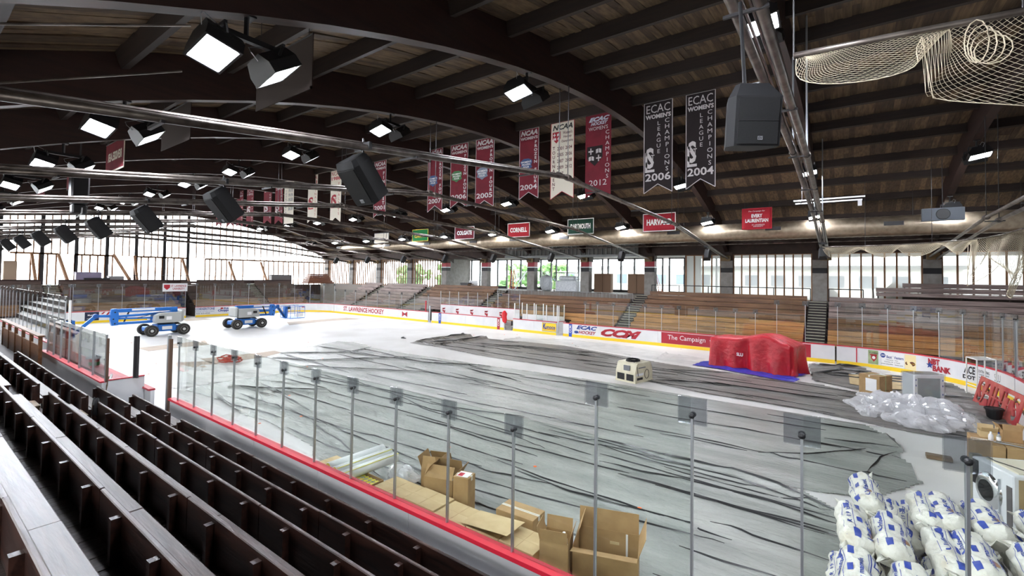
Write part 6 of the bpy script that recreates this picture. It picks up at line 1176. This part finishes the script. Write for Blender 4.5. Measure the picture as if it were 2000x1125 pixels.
for q, hh, lb in (((262, 738), 1.25, 'left slim dark gate post beside the players bench end wall'), ((267.5, 738), 1.25, 'right slim dark gate post beside the players bench end wall'), ((207, 745), 1.25, 'brown gate post where the rear bench glass ends')):
    p = G(*q, zo); t = T('gate_post', lb, 'post', (p.x+(.06 if q[0] == 207 else 0), p.y-.0, zo-.0)); MB().box(-.035, .035, -.03, .03, 0, hh).build('shaft', DSTEEL if q[0] != 207 else mat('brown_post', (92, 70, 56), .5), t)
for dx, c, hh, lb in ((0, mat('brown_post', (92, 70, 56), .5), 1.62, 'thick brown glass post where the near glass starts'), (-.12, ALU, 1.72, 'tall metal glass post where the near glass starts')):
    t = T('gate_post', lb, 'post', (-15.42+dx, Y0-.07, 0)); MB().box(-.045, .045, -.04, .04, 0, BH+hh).build('shaft', c, t)
p = G(165, 690, BH); t = T('padded_post', 'red padded post at the far end of the players bench glass', 'post', (-28.12, Y0+.05, 0)); MB().bev(-.1, .1, -.1, .1, 0, 2.0, .04).build('pad', REDP, t); MB().box(-.04, .04, -.04, .04, 2.0, 3.2).build('shaft', PLAS, t)
CAPW = mat('wide_cap', (150, 40, 58), .5); tag(MB().bev(-28.0, -17.46, Y0-.5, Y0-.17, BH-.03, BH+.02, .01).build('bench_ledge', CAPW), 'wide red ledge along the open near boards', 'ledge')
for k in range(11): MB().box(-27.8+k*.95, -27.74+k*.95, Y0-.48, Y0-.17, .05, BH-.03).build('ledge_bracket', WHITE, bpy.data.objects['bench_ledge'])
p = G(214, 737, BH+.02); t = T('paint_bucket', 'red and green paint bucket on the wide red ledge', 'bucket', (-22.0, Y0-.33, BH+.02)); MB().lathe([(.13, 0), (.15, .3), (.16, .31), (.14, .32)], 18).build('pail', RED, t); MB().lathe([(.151, .08), (.155, .2)], 18).build('label_band', GREENC, t); lump(MB(), (0, 0, .36), (.24, .2, .1), 33, 14, 8, .15).build('white_rag', WRAP, t, smooth=True)
t = T('blue_ring', 'blue ring shaped seat lid on the wide red ledge', 'ring', (-17.8, Y0-.3, BH+.03), .2); MB().tube([(.3*math.cos(a_*math.pi/12), .16*math.sin(a_*math.pi/12), .03) for a_ in range(25)], .035, 8).build('rim', mat('blue_plastic', (40, 74, 150), .4), t, smooth=True)
for k, (q, m, L_, tz) in enumerate((((186, 712), PAPER, 1.3, .9), ((192, 715), STL, 1.2, .8), ((199, 712), DSTEEL, .9, .5), ((176, 708), ALU, 1.4, .7), ((181, 716), BLACK, .6, .2))):
    p = G(*q, .6); tag(MB().beam((-18.3-.22*k, 4.08+.03*k, .43), (-18.2-.22*k-.3, 4.26, .43+tz), .05, .04).build('scrap_length', m), ['white batten propped in the near players bench', 'wooden batten propped in the near players bench', 'dark strip propped in the near players bench', 'metal bar propped in the near players bench', 'short black strip lying in the near players bench'][k], 'scrap')
tag(lump(MB(), (-19.9, 4.12, .66), (.3, .2, .26), 81, 18, 10, .2, .42).build('film_bundle', CLEAR), 'bundle of clear plastic left in the near players bench', 'plastic film')
t = T('players_seat', 'white plank seat inside the near players bench', 'bench', (-25.5, yo+.1, .41)); MB().bev(0, 5.0, 0, .3, .42, .47, .01).build('seat', WHITE, t)
for k in range(6): MB().box(4.8*k/5+.05, 4.8*k/5+.12, .04, .26, 0, .42).build('leg', DSTEEL, t)
p = onY(195, 778, NY[2]); t = T('draped_jacket', 'dark jacket draped over the end of the third pew', 'jacket', (-12.75, NY[2], NZ[2]-.02)); lump(MB(), (.1, -.03, -.12), (.12, .07, .2), 90, 14, 9, .12).build('cloth', mat('dark_jacket', (36, 36, 38), .9), t, smooth=True)

# ---- outside the far windows
BLD = mat('pale_facade', (206, 204, 198), .8); WIN = mat('facade_window', (90, 100, 112), .3)
t = T('neighbour_building', 'pale building with rows of windows seen through the glazed bays', 'building', (-50, 66, -.3)); MB().box(0, 60, 0, 8, 0, 6.2).build('wall', BLD, t); MB().box(-.4, 60.4, -.4, 8.4, 6.2, 6.6).build('roof', mat('grey_roof', (120, 120, 122), .8), t)
for r_ in (1.2, 4.0):
    for k in range(20): MB().box(1.2+k*2.95, 2.8+k*2.95, -.03, .05, r_, r_+1.4).build('window', WIN, t)
LEAF = mat('leaves', (96, 132, 72), .8, rgb2=(66, 100, 50), scale=2)
for k, (x, y) in enumerate(((-64, 58), (-52, 55), (-40, 57), (-76, 66), (-34, 56))):
    t = T('tree', 'leafy tree outside the hall windows', 'tree', (x, y, -.3), 0, 'trees outside the hall'); MB().tube([(0, 0, 0), (.1, 0, 2.2), (0, .1, 3.4)], .25, 8, True, [.3, .22, .14]).build('trunk', STUD, t); cr = MB()
    for q in range(40): lump(cr, (random.gauss(0, 1.2), random.gauss(0, 1.2), random.uniform(2.8, 6.4)), (.6, .6, .5), 100+k*50+q, 8, 6, .22)
    cr.build('crown', LEAF, t)
